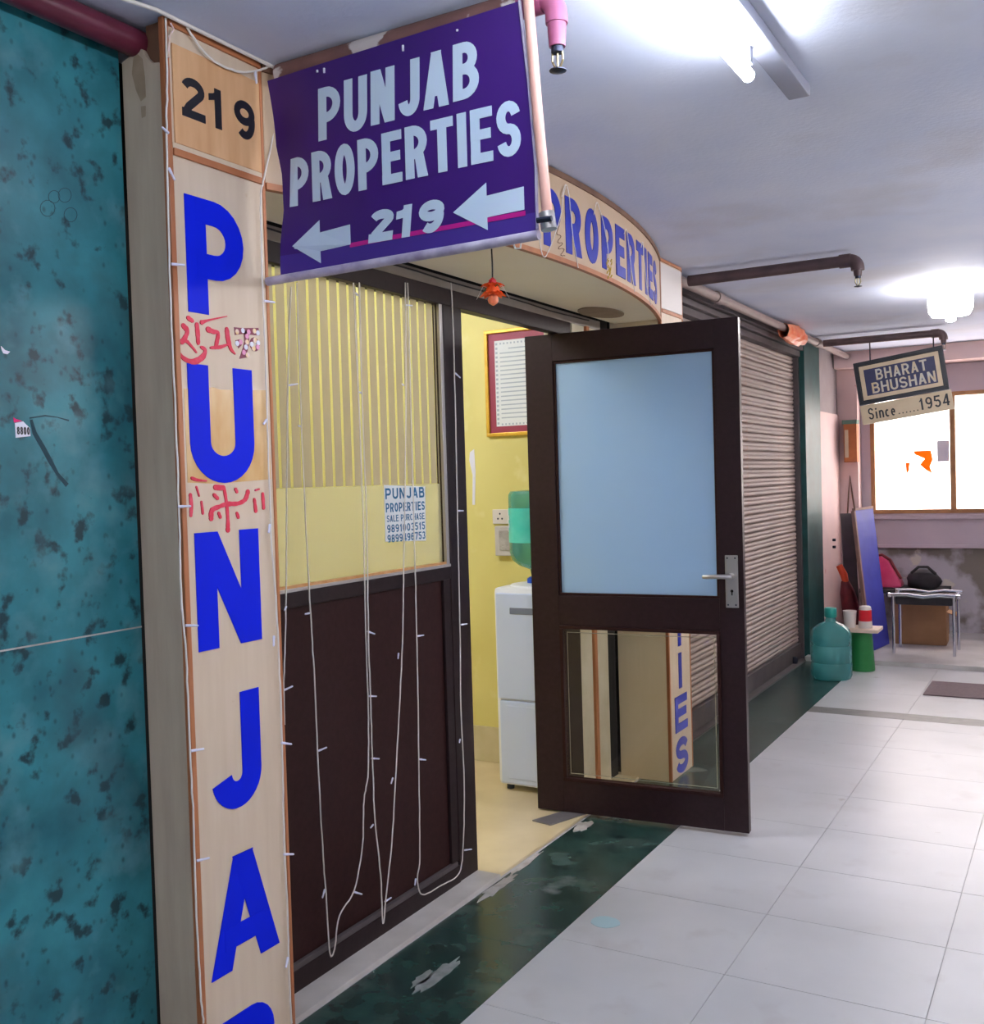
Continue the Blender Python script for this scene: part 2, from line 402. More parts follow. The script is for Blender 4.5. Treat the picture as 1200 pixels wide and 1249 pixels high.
# ------------------------------------------------------------------ block lettering (height 1)
def glyph(ch, w, t):
    """-> list of ('r', path, width, closed) ribbons and ('p', contour) polygons"""
    h = t/2; k = t*.92
    def P(yb): 
        yt = 1-k/2; ry = (yt-yb)/2; rx = min(ry*1.05, w-h-.3*w)
        return [(h, yt)] + arc(w-h-rx, (yt+yb)/2, rx, ry, 90, -90) + [(h, yb)]
    V = lambda x: ('r', [(x, 0), (x, 1)], t, False)
    Hb = lambda y, x0=0, x1=None: ('r', [(x0, y), (w if x1 is None else x1, y)], k, False)
    ry2 = (1-k)/4; rx = w/2-h
    if ch == 'P': return [V(h), ('r', P(.42), k, False)]
    if ch == 'R': return [V(h), ('r', P(.45), k, False), ('p', [(w*.42, .45), (w*.42+t, .45), (w, 0), (w-t*1.15, 0)])]
    if ch == 'B':
        yt = 1-k/2; ym = .53; yb = k/2
        a = (yt-ym)/2; b = (ym-yb)/2
        return [V(h), ('r', [(h, yt)]+arc(w*.93-h-a*.95, (yt+ym)/2, a*.95, a, 90, -90)+[(h, ym)], k, False),
                ('r', [(h, ym)]+arc(w-h-b, (ym+yb)/2, b, b, 90, -90)+[(h, yb)], k, False)]
    if ch == 'U':
        return [('r', [(h, 1)]+arc(w/2, max(.34, w*.42), rx, max(.34, w*.42)-k/2, 180, 360, 16)+[(w-h, 1)], t, False)]
    if ch == 'N':
        c = 1.12*t; yq = t/(w-c)
        return [('p', [(0, 0), (t, 0), (t, 1-yq), (w-c, 0), (w, 0), (w, 1), (w-t, 1), (w-t, yq), (c, 1), (0, 1)])]
    if ch == 'J':
        r = (w-t)/2
        return [('r', [(w-h, 1)]+arc(w/2, .3, r, .3-k/2, 0, -170, 16), t, False)]
    if ch == 'A':
        return [('p', [(0, 0), (t*1.05, 0), (w/2+t*.55, 1), (w/2-t*.5, 1)]), ('p', [(w, 0), (w-t*1.05, 0), (w/2-t*.55, 1), (w/2+t*.5, 1)]),
                ('r', [(w*.2, .29), (w*.8, .29)], k*.9, False)]
    if ch == 'O' or ch == '0': return [('r', arc(w/2, .5, rx, .5-k/2, 0, 360, 28)[:-1], t*.97, True)]
    if ch == 'E': return [V(h), Hb(1-k/2), Hb(.52, 0, w*.92), Hb(k/2)]
    if ch == 'F': return [V(h), Hb(1-k/2), Hb(.52, 0, w*.9)]
    if ch == 'H': return [V(h), V(w-h), Hb(.52)]
    if ch == 'L': return [V(h), Hb(k/2)]
    if ch == 'T': return [V(w/2), Hb(1-k/2)]
    if ch == 'I': return [V(w/2)]
    if ch == 'C': return [('r', arc(w/2, .5, rx, .5-k/2, 48, 312, 20), t*.95, False)]
    if ch == 'S':
        return [('r', arc(w/2, 1-k/2-ry2, rx, ry2, 12, 262, 14) + arc(w/2, k/2+ry2, rx, ry2, 82, -168, 14), k, False)]
    if ch == '1': return [V(w*.6), ('p', [(w*.6, 1), (w*.6, 1-k*1.3), (w*.12, .74-k*.5), (w*.12, .74+k*.35), (w*.36, .86)])]
    if ch == '2':
        return [('r', arc(w/2, .72, rx, .28-k/2, 168, -38, 14) + [(w*.3, .28), (h*1.2, k*.7)], k, False), Hb(k/2)]
    if ch == '3':
        return [('r', arc(w/2, 1-k/2-ry2, rx*.95, ry2, 160, -80, 12), k, False), ('r', arc(w/2, k/2+ry2, rx, ry2, 80, -160, 12), k, False)]
    if ch == '4': return [V(w*.72), Hb(.27), ('r', [(w*.68, 1-k*.3), (h, .27)], k*.9, False)]
    if ch == '5':
        return [('r', [(w*.92, 1-k/2), (w*.2, 1-k/2), (w*.14, .55)], k, False), ('r', arc(w/2, .33, rx, .33-k/2, 130, -155, 14), k, False)]
    if ch == '6':
        return [('r', arc(w/2, .32, rx, .32-k/2, 0, 360, 22)[:-1], k, True), ('r', arc(w/2, .5, rx, .5-k/2, 55, 190, 12), k, False)]
    if ch == '7': return [Hb(1-k/2), ('r', [(w*.88, 1-k/2), (w*.4, 0)], t, False)]
    if ch == '8':
        return [('r', arc(w/2, 1-k/2-ry2, rx*.9, ry2, 0, 360, 20)[:-1], k, True), ('r', arc(w/2, k/2+ry2, rx, ry2, 0, 360, 20)[:-1], k, True)]
    if ch == '9':
        return [('r', arc(w/2, .68, rx, .32-k/2, 0, 360, 22)[:-1], k, True), ('r', arc(w/2, .5, rx, .5-k/2, 10, -128, 14), k, False)]
    if ch == 'i': return [('r', [(w/2, 0), (w/2, .62)], t, False), ('r', [(w/2, .78), (w/2, .92)], t, False)]
    if ch == 'n': return [('r', [(h, 0), (h, .66)], t, False), ('r', [(h, .42)]+arc(w/2, .42, rx, .2, 180, 0, 10)+[(w-h, 0)], t, False)]
    if ch == 'c': return [('r', arc(w/2, .32, rx, .3-h*.6, 50, 310, 14), t, False)]
    if ch == 'e': return [('r', [(h, .33), (w-h, .33)]+arc(w/2, .32, rx, .3-h*.6, 0, 300, 16), t*.9, False)]
    if ch == '.': return [('p', [(w/2-h, 0), (w/2+h, 0), (w/2+h, t), (w/2-h, t)])]
    return []
WID = {'I': .42, '1': .72, 'J': .86, 'L': .85, '.': .5, 'i': .45, ' ': .45, 'E': .92, 'T': .98, 'c': .8, 'e': .82, 'n': .85}
def put_glyph(mb, ch, u0, v0, W, Hh, t, fn, d0, d1, slant=0):
    """W in metres, stroke t in units of the height"""
    w = W/Hh
    for i_, g in enumerate(glyph(ch, w, t)):
        e = (d1-d0)*.12*i_; d1 = d1+e
        F = (lambda a, b, d, i=0: fn(u0+(a+slant*b)*Hh, v0+b*Hh, d))
        if g[0] == 'r': mb.ribbon(g[1], g[2], F, d0, d1, g[3])
        else: mb.prism([g[1]], F, d0, d1)
def line_of(text, u0, u1, gap=.14):
    """-> list of (char, u, width) that fill u0..u1"""
    ws = [WID.get(c, 1) for c in text]; tot = sum(ws)+gap*(len(text)-1); k = (u1-u0)/tot
    out = []; u = u0
    for c, w in zip(text, ws):
        out.append((c, u, w*k)); u += (w+gap)*k
    return out
def text_mesh(text, u0, u1, v0, Hh, t, fn, d0, d1, gap=.2, slant=0):
    mb = MB()
    for c, u, w in line_of(text, u0, u1, gap):
        if c != ' ': put_glyph(mb, c, u, v0, w, Hh, t, fn, d0, d1, slant)
    return mb

CEIL = 2.47
# ================================================================== SETTING
fl = MB().box(-2.1, 1.8, -3.0, 9.6, -.08, -.003).build('floor', 'joint')
tag(fl, 'pale stone tiled corridor floor with dark green border strip along the shops', 'floor', kind='structure')
xs = [-1.46, -.915, -.373, .17, .71]
t0 = None
ys = [1.02 + .4575*i for i in range(0, 16)]
ys = [y for y in ys if y < 6.2]
def tile(x0, x1, y0, y1, nm='floor_tile', m='floor_tile', g=.0012):
    return MB().box(x0+g, x1-g, y0+g, y1-g, -.02, 0).build(nm, m, fl)
for i in range(len(xs)-1):
    for j in range(len(ys)-1):
        tile(xs[i], xs[i+1], ys[j], ys[j+1])
    tile(xs[i], xs[i+1], ys[-1], 6.26)
    for y0, y1 in ((6.42, 6.96), (6.96, 7.46), (7.46, 7.94)):
        tile(xs[i], xs[i+1], y0, y1)
for y0, y1 in ((-3, -1.5), (-1.5, 0), (0, 1.02)):
    tile(-1.46, .17, y0, y1); tile(.17, 1.7, y0, y1)
for y0, y1 in ((1.02, 3), (3, 5), (5, 7.94)): tile(.71, 1.7, y0, y1)
tile(-1.46, 1.7, 6.26, 6.42, 'band_slab', 'dark_band')
yb = [-3, -1.8, -.6, .6, 1.62, 2.75, 3.95, 4.9, 5.9, 6.9, 7.94]
for a, b in zip(yb[:-1], yb[1:]):
    tile(-1.852, -1.46, a, b, 'border_slab', 'green_floor', .001)
# old mortar chipped along the sill, spilt paint
for cx, cy, rx, ry, m, nm in ((-1.825, 3.13, .026, .15, 'mortar', 'mortar_patch'), (-1.84, 3.36, .014, .14, 'mortar', 'mortar_patch'), (-1.66, 2.47, .028, .12, 'mortar_grey', 'mortar_patch'), (-1.69, 2.43, .02, .06, 'mortar_grey', 'mortar_patch'), (-1.82, 3.82, .035, .08, 'mortar', 'mortar_patch'), (-1.365, 3.02, .05, .045, 'teal_spill', 'paint_spot')):
    pts = []
    for i in range(22):
        a = 2*math.pi*i/22; q = .62+.5*random.random() if nm == 'mortar_patch' else .92+.1*random.random()
        pts.append((cx+rx*q*math.cos(a), cy+ry*q*math.sin(a)))
    MB().prism([pts], lambda u, v, d: Vector((u, v, d)), -.001, .0022 if nm == 'mortar_patch' else .0008).build(nm, m, fl)
pl = MB().box(-1.86, 1.7, 7.94, 9.6, -.02, .035).build('floor_platform', 'platform', bevel=.004)
tag(pl, 'low raised floor platform under the far window', 'floor', kind='structure')

c = MB().box(-1.974, 1.8, -3.1, 9.7, CEIL, CEIL+.1).build('ceiling', 'ceiling')
tag(c, 'painted bluish white concrete corridor ceiling', 'ceiling', kind='structure')

wl = MB().box(-2.1, -1.846, -3.1, 1.59, 0, CEIL).build('wall_left', 'void')
tag(wl, 'glossy teal green marble clad wall beside the sign pillar', 'wall', kind='structure')
for y0, y1 in ((-3.0, -1.6), (-1.6, -.3), (-.3, 1.583)):
    for z0, z1 in ((0, 1.146), (1.148, CEIL-.002)):
        MB().box(-1.85, -1.83, y0+.0006, y1-.0006, z0, z1).build('marble_slab', 'marble', wl, bevel=.0008)
MB().box(-1.8305, -1.8296, -.3, 1.583, 1.1452, 1.1488).build('joint_line', 'mortar', wl)

wr = MB().box(1.7, 1.8, -3.0, 9.6, 0, CEIL).build('wall_right', 'right_wall')
tag(wr, 'plain cream wall on the right side of the corridor', 'wall', kind='structure')
wb = MB().box(-2.0, 1.8, -3.1, -3.0, 0, CEIL).build('wall_back', 'right_wall')
tag(wb, 'plain cream wall closing the corridor behind the viewer', 'wall', kind='structure')

# ---- far end: wall with window
WX0, WX1, WZ0, WZ1, WY = -1.62, .62, 1.06, 2.09, 9.5
we = MB()
we.box(-2.2, WX0, WY, WY+.2, 0, CEIL); we.box(WX1, 1.8, WY, WY+.2, 0, CEIL)
we.box(WX0, WX1, WY, WY+.2, WZ1, CEIL); we.box(WX0, WX1, WY, WY+.2, .78, WZ0)
we = we.build('wall_end', 'end_wall')
tag(we, 'lilac painted end wall below and around the bright window', 'wall', kind='structure')
MB().box(-1.86, 1.7, WY+.03, WY+.2, .03, .78).build('lower_wall', 'dirty_wall', we)
MB().box(-1.86, 1.7, WY-.02, WY+.03, .76, .79).build('ledge', 'end_wall', we, bevel=.005)
MB().box(-1.86, 1.7, WY-.03, WY, WZ0-.05, WZ0-.012).build('window_sill', 'end_wall', we, bevel=.005)
win = thing('window_1', (-.5, WY, WZ0), 'bright two pane wooden framed window in the end wall', 'window', kind='structure')
fw = .035
for x in (WX0, WX1-fw): MB().box(x, x+fw, WY-.01, WY+.06, WZ0, WZ1).build('frame_side', 'window_wood', win, bevel=.003)
for z in (WZ0, WZ1-fw): MB().box(WX0, WX1, WY-.012, WY+.062, z, z+fw).build('frame_rail', 'window_wood', win, bevel=.003)
for x in (-.955, -.2): MB().box(x-.022, x+.022, WY-.014, WY+.06, WZ0, WZ1).build('mullion', 'window_wood', win, bevel=.003)
for a, b in ((WX0+fw, -.977), (-.933, -.222), (-.178, WX1-fw)):
    MB().box(a, b, WY+.02, WY+.026, WZ0+fw, WZ1-fw).build('pane', 'window_glass', win)
MB().prism([[(-1.27, 1.60), (-1.13, 1.60), (-1.115, 1.52), (-1.14, 1.46), (-1.12, 1.40), (-1.17, 1.43), (-1.22, 1.48), (-1.18, 1.53), (-1.26, 1.57)]], plane_y(WY+.02), 0, .002).build('torn_film', 'film_orange', win)
MB().prism([[(-1.335, 1.5), (-1.30, 1.5), (-1.31, 1.43), (-1.33, 1.40)]], plane_y(WY+.02), 0, .002).build('torn_film', 'film_orange', win)
MB().box(-1.08, -.985, WY+.017, WY+.02, 1.5, 1.68).build('sticker', 'scrap_white', win)
# neighbour building outside
fa = thing('building', (0, 13.2, -6), 'white sunlit building outside the far window', 'building')
MB().box(-9, 9, 13.2, 14, -6, 9).build('wall', 'facade', fa)
for i, x in enumerate((-3.6, -1.12, 1.4)):
    f = MB().box(x, x+1.0, 13.15, 13.22, 1.08, 1.70).build('window', 'facade_glass', fa)
    MB().box(x-.04, x+1.04, 13.12, 13.2, 1.02, 1.08).build('window_ledge', 'facade', f)

# ceiling beam at the end wall
bm_ = MB().box(-1.86, 1.7, 9.2, 9.498, 2.33, CEIL).build('trim_1', 'pink_wall', bevel=.004)
tag(bm_, 'pinkish white ceiling beam above the far window', 'beam', kind='structure')

# ---- far left: green column, white door, pink corner pier
gc = MB().box(-2.1, -1.84, 8.03, 8.55, 0, CEIL).build('wall_column', 'green_column', bevel=.002)
tag(gc, 'narrow dark green marble column at the end of the shutter', 'column', kind='structure')
wf = MB().box(-2.1, -1.87, 8.55, 9.6, 0, CEIL).build('wall_left_far', 'grey_wall_shade')  # grey stands for shade on the upper wall
tag(wf, 'stained wall past the green column, shade painted grey above and lit part painted pinkish below', 'wall', kind='structure')
dp = MB().box(-1.87, -1.855, 8.57, 9.36, .04, 1.94).build('panel', 'pink_wall', wf, bevel=.003)  # window-lit lower part, its brightness painted as a paler pinkish colour
for z in (.86, .80): MB().tube([(-1.855, 9.0, z), (-1.83, 9.0, z)], .012, 8).build('latch', 'dark_metal', wf)
pier = MB().box(-1.87, -1.70, 9.36, 9.498, .03, 2.33).build('wall_pier', 'pink_wall', bevel=.004)
tag(pier, 'pinkish white corner pier beside the window', 'wall', kind='structure')

# ================================================================== SHOP INTERIOR
YW = 4.5
fs = MB().box(-5.2, -1.866, 1.6, 4.6, -.05, .008).build('floor_shop', 'cream_floor', bevel=.003)
tag(fs, 'cream shop floor running out to the threshold', 'floor', kind='structure')
wsf = MB().box(-5.2, -2.0, YW, YW+.08, 0, 2.78).build('wall_shop_far', 'yellow_wall')
tag(wsf, 'yellow painted shop wall with the framed notice', 'wall', kind='structure')
MB().box(-5.2, -2.0, YW-.012, YW, .008, .19).build('skirting', 'yellow_base', wsf, bevel=.003)
wsb = MB().box(-5.3, -5.2, 1.6, 4.6, 0, 2.78).build('wall_shop_back', 'yellow_wall')
tag(wsb, 'yellow back wall deep inside the shop', 'wall', kind='structure')
wsn = MB().box(-5.2, -2.0, 1.52, 1.6, 0, 2.78).build('wall_shop_near', 'yellow_wall')
tag(wsn, 'yellow inner side wall behind the marble', 'wall', kind='structure')
csh = MB().box(-5.3, -1.975, 1.5, 4.6, 2.78, 2.84).build('ceiling_shop', 'white_wall')
tag(csh, 'white ceiling inside the shop', 'ceiling', kind='structure')
# front wall pieces of the shop
wp = MB().box(-2.1, -1.958, 4.145, 4.45, 0, 2.14).build('wall_front_pier', 'pilaster', bevel=.004)
tag(wp, 'cream plaster pier between door jamb and far sign pillar', 'wall', kind='structure')
MB().box(-1.958, -1.945, 4.27, 4.30, .02, 2.14).build('groove_strip', 'trim_wood', wp)
wp2 = MB().box(-2.1, -1.97, 4.45, 4.56, 0, 2.47).build('wall_front_gap', 'void')
wn = MB().box(-2.1, -1.985, 1.5, 1.9, 0, 2.78).build('wall_front_near', 'void')
tag(wn, 'dark wall behind the near sign pillar', 'wall', kind='structure')
wpy = MB().box(-5.3, -1.975, 4.6, 4.874, 0, 2.84).build('wall_party', 'void')
tag(wpy, 'wall between the shop and its shuttered neighbour', 'wall', kind='structure')
tag(wp2, 'dark gap between cream pier and far sign pillar', 'wall', kind='structure')
wh = MB().box(-2.0, -1.975, 1.6, 4.56, 2.18, 2.78).build('wall_front_upper', 'void')
tag(wh, 'dark upper front wall hidden above the shop door', 'wall', kind='structure')
tr = MB().box(-1.99, -1.956, 1.9, 4.45, 2.139, 2.182).build('trim_2', 'grey_band', bevel=.002)
MB().box(-2.1, -2.0, 4.12, 4.45, 2.14, 2.78).build('upper_pier', 'void', tr)
tag(tr, 'grey plaster band above the dark door header', 'trim', kind='structure')
MB().tube([(-1.954, 1.92+.2*i, 2.168+.003*math.sin(i*1.7)) for i in range(13)], .003, 6).build('cable', 'wire_black', tr)
sl = MB().box(-1.99, -1.858, 1.9, 3.2, -.01, .013).build('trim_3', 'sill', bevel=.003)
tag(sl, 'worn pale stone sill under the glazed partition', 'sill', kind='structure')

# ================================================================== GLAZED PARTITION
gp = thing('glazed_partition', (-1.975, 2.55, 0), 'dark brown shopfront partition with striped film glass above a solid panel', 'partition')
FX0, FX1 = -2.0, -1.954
MB().box(FX0, FX1, 3.075, 3.2, .012, 2.079).build('post', 'brown_frame', gp, bevel=.003)
MB().box(FX0, FX1, 1.9, 1.935, .012, 2.079).build('post', 'brown_frame', gp, bevel=.003)
MB().box(FX0, FX1, 1.9, 4.12, 2.079, 2.139).build('header', 'brown_frame', gp, bevel=.003)
MB().box(FX0, FX1, 3.985, 4.14, .012, 2.079).build('door_jamb', 'brown_frame', gp, bevel=.003)
MB().box(FX0, FX1, 1.935, 3.075, 1.105, 1.150).build('middle_rail', 'brown_frame', gp, bevel=.003)
MB().box(FX0, FX1+.004, 1.935, 3.075, .012, .075).build('bottom_rail', 'brown_frame', gp, bevel=.003)
MB().box(FX1-.012, FX1+.003, 1.935, 3.06, .075, .092).build('bottom_bead', 'shutter_dark', gp, bevel=.002)
MB().box(-1.985, -1.968, 1.935, 3.075, .075, 1.105).build('lower_panel', 'brown_panel', gp)
MB().box(-1.97, -1.957, 3.03, 3.075, .09, 1.105).build('panel_stile', 'brown_frame', gp, bevel=.002)
MB().box(-1.97, FX1+.002, 1.935, 3.075, 1.150, 1.160).build('glass_bead', 'aluminium', gp, bevel=.0015)
MB().box(-1.968, FX1-.004, 1.935, 3.055, 1.160, 1.168).build('glass_bead', 'rust_line', gp)
MB().box(-1.968, FX1-.002, 3.055, 3.075, 1.160, 2.079).build('side_bead', 'aluminium', gp, bevel=.0015)
gpane = MB().box(-1.982, -1.976, 1.935, 3.06, 1.162, 2.079).build('glass_pane', 'clear_glass', gp)
y = 1.94; first = None
while y < 3.05:
    wd = min(.036, 3.055-y)
    MB().box(-1.9758, -1.9752, y, y+wd, 1.447, 2.078).build('film_strip', 'film_strip', gpane)
    y += .0482
MB().box(-1.9758, -1.9752, 1.936, 3.056, 1.163, 1.446).build('plain_film', 'film_plain', gpane)
# paper sticker on the glass
st = thing('paper_notice', (-1.972, 2.835, 1.255), 'white paper notice with teal lettering stuck on the striped glass', 'notice')
MB().prism([[(2.715, 1.262), (2.952, 1.25), (2.957, 1.437), (2.717, 1.447)]], plane_x(-1.9745), 0, .001).build('paper', 'paper', st)
for i, (tx, z, hh, a, b, tk) in enumerate((('PUNJAB', 1.400, .036, 2.722, 2.950, .20), ('PROPERTIES', 1.357, .030, 2.722, 2.950, .19), ('SALE PURCHASE', 1.325, .022, 2.726, 2.946, .16),
                              ('9891003515', 1.290, .026, 2.726, 2.948, .18), ('9899496753', 1.257, .026, 2.726, 2.948, .18))):
    text_mesh(tx, a, b, z, hh, tk, plane_x(-1.9735), 0, .0006, gap=.28).build('lettering', 'teal_print', st)

# ================================================================== DOOR
DB = Vector((-2.076, 3.916, 0)); DD = Vector((.9969, .0779, 0)); DN = Vector((DD.y, -DD.x, 0))     # DN looks to the viewer
DW, DZ0, DZ1, DT = .913, .015, 2.066, .04
door = thing('door_1', DB+DD*.06-DN*.02, 'open dark brown door with frosted blue upper glass and clear lower glass', 'door', kind='structure')
def dpt(u, z, n): return DB + DD*u + DN*n + Vector((0, 0, z))
def dbox(u0, u1, z0, z1, n0, n1, name, m, parent=door, bevel=.002):
    return MB().obox(dpt(u0, z0, n0), DD*(u1-u0), DN*(n1-n0), Vector((0, 0, z1-z0))).build(name, m, parent, bevel=bevel)
dbox(0, .125, DZ0, DZ1, -DT, 0, 'stile', 'door_brown')
dbox(.815, DW, DZ0, DZ1, -DT, 0, 'stile', 'door_brown')
dbox(.125, .815, 1.950, DZ1, -DT, 0, 'top_rail', 'door_brown')
dbox(.125, .815, .822, .952, -DT, 0, 'middle_rail', 'door_brown')
dbox(.125, .815, DZ0, .150, -DT, 0, 'bottom_rail', 'door_brown')
def bead(u0, u1, z0, z1, wd, n0, n1, m):
    for a in ((u0, u1, z0, z0+wd), (u0, u1, z1-wd, z1), (u0, u0+wd, z0+wd, z1-wd), (u1-wd, u1, z0+wd, z1-wd)):
        dbox(a[0], a[1], a[2], a[3], n0, n1, 'glazing_bead', m, bevel=.002)
bead(.125, .815, .952, 1.950, .010, -.034, -.006, 'brown_panel')
bead(.125, .815, .150, .822, .014, -.034, .004, 'brown_panel')
dbox(.135, .805, .962, 1.940, -.022, -.016, 'frosted_pane', 'door_frost', bevel=0)
lp = dbox(.139, .801, .164, .808, -.022, -.016, 'clear_pane', 'door_clear', bevel=0)
for a in ((.152, .788, .790, .793), (.152, .788, .180, .183), (.152, .155, .18, .79), (.785, .788, .18, .79)):
    dbox(a[0], a[1], a[2], a[3], -.0159, -.0150, 'etched_line', 'film_plain', lp, bevel=0)
hp = dbox(.842, .893, .918, 1.127, 0, .008, 'handle_plate', 'steel', bevel=.003)
MB().tube([dpt(.868, 1.045, .006), dpt(.868, 1.045, .05)], .012, 14).build('spindle', 'steel', hp, smooth=True)
MB().tube([dpt(.875, 1.045, .045), dpt(.83, 1.046, .052), dpt(.775, 1.044, .05), dpt(.764, 1.043, .042)], [.010, .009, .009, .0085], 10).build('lever', 'steel', hp, smooth=True)
MB().tube([dpt(.868, .985, .007), dpt(.868, .985, .0095)], .006, 10).build('keyhole', 'void', hp)
MB().obox(dpt(.8655, .968, .0079), DD*.005, DN*.0015, Vector((0, 0, .016))).build('keyhole', 'void', hp)
for u in (.852, .883):
    for z in (.93, 1.116): MB().tube([dpt(u, z, .007), dpt(u, z, .0095)], .0035, 8).build('screw', 'dark_metal', hp)
# floor spring cover
fp = MB().prism([[(-2.03, 3.775), (-1.955, 3.955), (-1.86, 3.955), (-1.935, 3.755)]], lambda u, v, d: Vector((u, v, d)), .008, .014).build('floor_spring_plate', 'plate_grey', bevel=.001)
tag(fp, 'grey metal floor spring cover plate under the open door', 'plate')

# ================================================================== SIGN PILLARS
PX = -1.70
def sign_pillar(label, y0, y1, back, notch):
    t = thing('sign_pillar', ((back+PX)/2, (y0+y1)/2, 0), label, 'sign')
    MB().box(PX-.012, PX, y0+.012, y1-.008, 0, CEIL-.002).build('front_panel', 'board_cream', t)
    if notch:
        pts = [(back, 0), (PX-.012, 0), (PX-.012, 2.372), (-1.735, 2.376), (-1.752, 2.392), (-1.764, 2.412), (-1.78, 2.416), (-1.8, 2.406), (back, 2.398)]
        MB().prism([pts], plane_y(y0), -.012, 0).build('side_panel', 'board_side', t, bevel=.001)
        MB().box(-1.765, PX-.014, y0+.014, y0+.03, 2.33, CEIL-.004).build('inner_batten', 'dark_wood', t)
    else:
        MB().box(back, PX-.012, y0, y0+.012, 0, CEIL-.002).build('side_panel', 'pillar_side_lit', t)
    MB().box(PX-.012, PX+.004, y0-.001, y0+.014, 0, CEIL-.002).build('corner_trim', 'trim_wood', t, bevel=.003)
    MB().box(PX-.012, PX+.003, y1-.010, y1, 0, CEIL-.002).build('corner_trim', 'trim_wood', t, bevel=.003)
    MB().box(PX, PX+.006, y0+.014, y1-.010, CEIL-.018, CEIL-.003).build('top_trim', 'trim_wood', t, bevel=.002)
    return t
sp = sign_pillar('cream wooden sign pillar reading 219 PUNJAB vertically in blue beside green marble', 1.59, 1.894, -1.829, True)
MB().box(PX, PX+.006, 1.606, 1.884, 2.176, 2.192).build('plaque_rail', 'trim_wood', sp, bevel=.002)
MB().box(PX, PX+.002, 1.606, 1.884, 2.192, 2.204).build('paint_line', 'board_cream', sp)
plq = MB().box(PX, PX+.004, 1.612, 1.882, 2.204, 2.418).build('number_plaque', 'plywood', sp, bevel=.001)
fx = plane_x(PX+.004)
for ch, a, b in (('2', 1.634, 1.702), ('1', 1.708, 1.766), ('9', 1.794, 1.862)):
    mb = MB(); put_glyph(mb, ch, a, 2.269, b-a, .089, .22, fx, 0, .0015); mb.build('digit', 'black_vinyl', plq)
fx = plane_x(PX)
for ch, a, b, z0, z1 in (('P', 1.633, 1.813, 1.842, 2.100), ('U', 1.623, 1.824, 1.466, 1.728), ('N', 1.625, 1.826, 1.090, 1.354), ('J', 1.649, 1.808, .715, .978), ('A', 1.625, 1.848, .347, .606), ('B', 1.645, 1.835, -.03+.01, .240)):
    mb = MB(); put_glyph(mb, ch, a, z0, b-a, z1-z0, .235, fx, 0, .002); mb.build('letter', 'blue_vinyl', sp)
for pts in ([(163, 70), (168, 66), (174, 72), (177, 95), (178, 118), (172, 124), (166, 110), (161, 90)], [(172, 130), (178, 129), (178, 142), (173, 144)]):
    MB().prism([[(p.x, p.z) for p in [on_y(x, y, 1.59) for x, y in pts]]], plane_y(1.59), 0, .0006).build('wear_mark', 'wear', sp)
# old packing tape patch
MB().prism([[(1.612, 1.672), (1.70, 1.680), (1.72, 1.676), (1.876, 1.684), (1.878, 1.47), (1.70, 1.462), (1.612, 1.466)]], plane_x(PX), 0, .0006).build('tape_patch', 'tape', sp)
# hand painted red marks (finger strokes)
def strokes(name, m, lst, fn, parent, d=.0018):
    mb = MB()
    for i, (pts, wd) in enumerate(lst):
        P = [Vector(p) for p in pts]; W = list(wd) if isinstance(wd, (list, tuple)) else [wd]*len(P)
        op = []; ow = []
        for k in range(len(P)-1):
            p0 = P[max(k-1, 0)]; p1 = P[k]; p2 = P[k+1]; p3 = P[min(k+2, len(P)-1)]
            for j in range(5):
                q = j/5; op.append(.5*((2*p1)+(p2-p0)*q+(2*p0-5*p1+4*p2-p3)*q*q+(3*p1-p0-3*p2+p3)*q**3)); ow.append((W[k]+(W[k+1]-W[k])*q)*random.uniform(.85, 1.12))
        op.append(P[-1]); ow.append(W[-1])
        t0 = (op[0]-op[1]).normalized(); t1 = (op[-1]-op[-2]).normalized()
        op = [op[0]+t0*W[0]*.45, op[0]+t0*W[0]*.28]+op+[op[-1]+t1*W[-1]*.28, op[-1]+t1*W[-1]*.45]
        ow = [W[0]*.25, W[0]*.72]+ow+[W[-1]*.72, W[-1]*.25]
        pts, wd = op, ow
        mb.ribbon(pts, wd, fn, 0, d+.00008*i)
    return mb.build(name, m, parent)
def pxs(pts): return [tuple(on_x(x, y, PX)[1:]) for x, y in pts]
def crop4(pts): return pxs([(150+x/3.568, 350+y/3.568) for x, y in pts])
W1 = .011
strokes('painted_word', 'red_paint', [
    (crop4([(262, 170), (278, 190), (272, 215), (255, 240)]), [.014, .012, .010, .012]),
    (crop4([(255, 236), (275, 236), (300, 262), (318, 285)]), [.012, .008, .006, .004]),
    (crop4([(320, 165), (324, 210), (326, 245)]), [.012, .012, .009]),
    (crop4([(230, 270), (262, 310), (305, 326), (345, 305), (356, 275), (338, 262)]), [.004, .010, .014, .012, .010, .006]),
    (crop4([(368, 185), (392, 195), (412, 200), (408, 235), (400, 265)]), [.014, .010, .008, .011, .008]),
    (crop4([(380, 265), (420, 262), (450, 252)]), [.006, .008, .006]),
    (crop4([(450, 185), (456, 230), (468, 270), (486, 292)]), [.012, .013, .010, .003]),
    (crop4([(282, 135), (300, 148)]), [.011, .009]), (crop4([(340, 155), (370, 145), (450, 128)]), [.010, .005, .002]),
], plane_x(PX), sp)
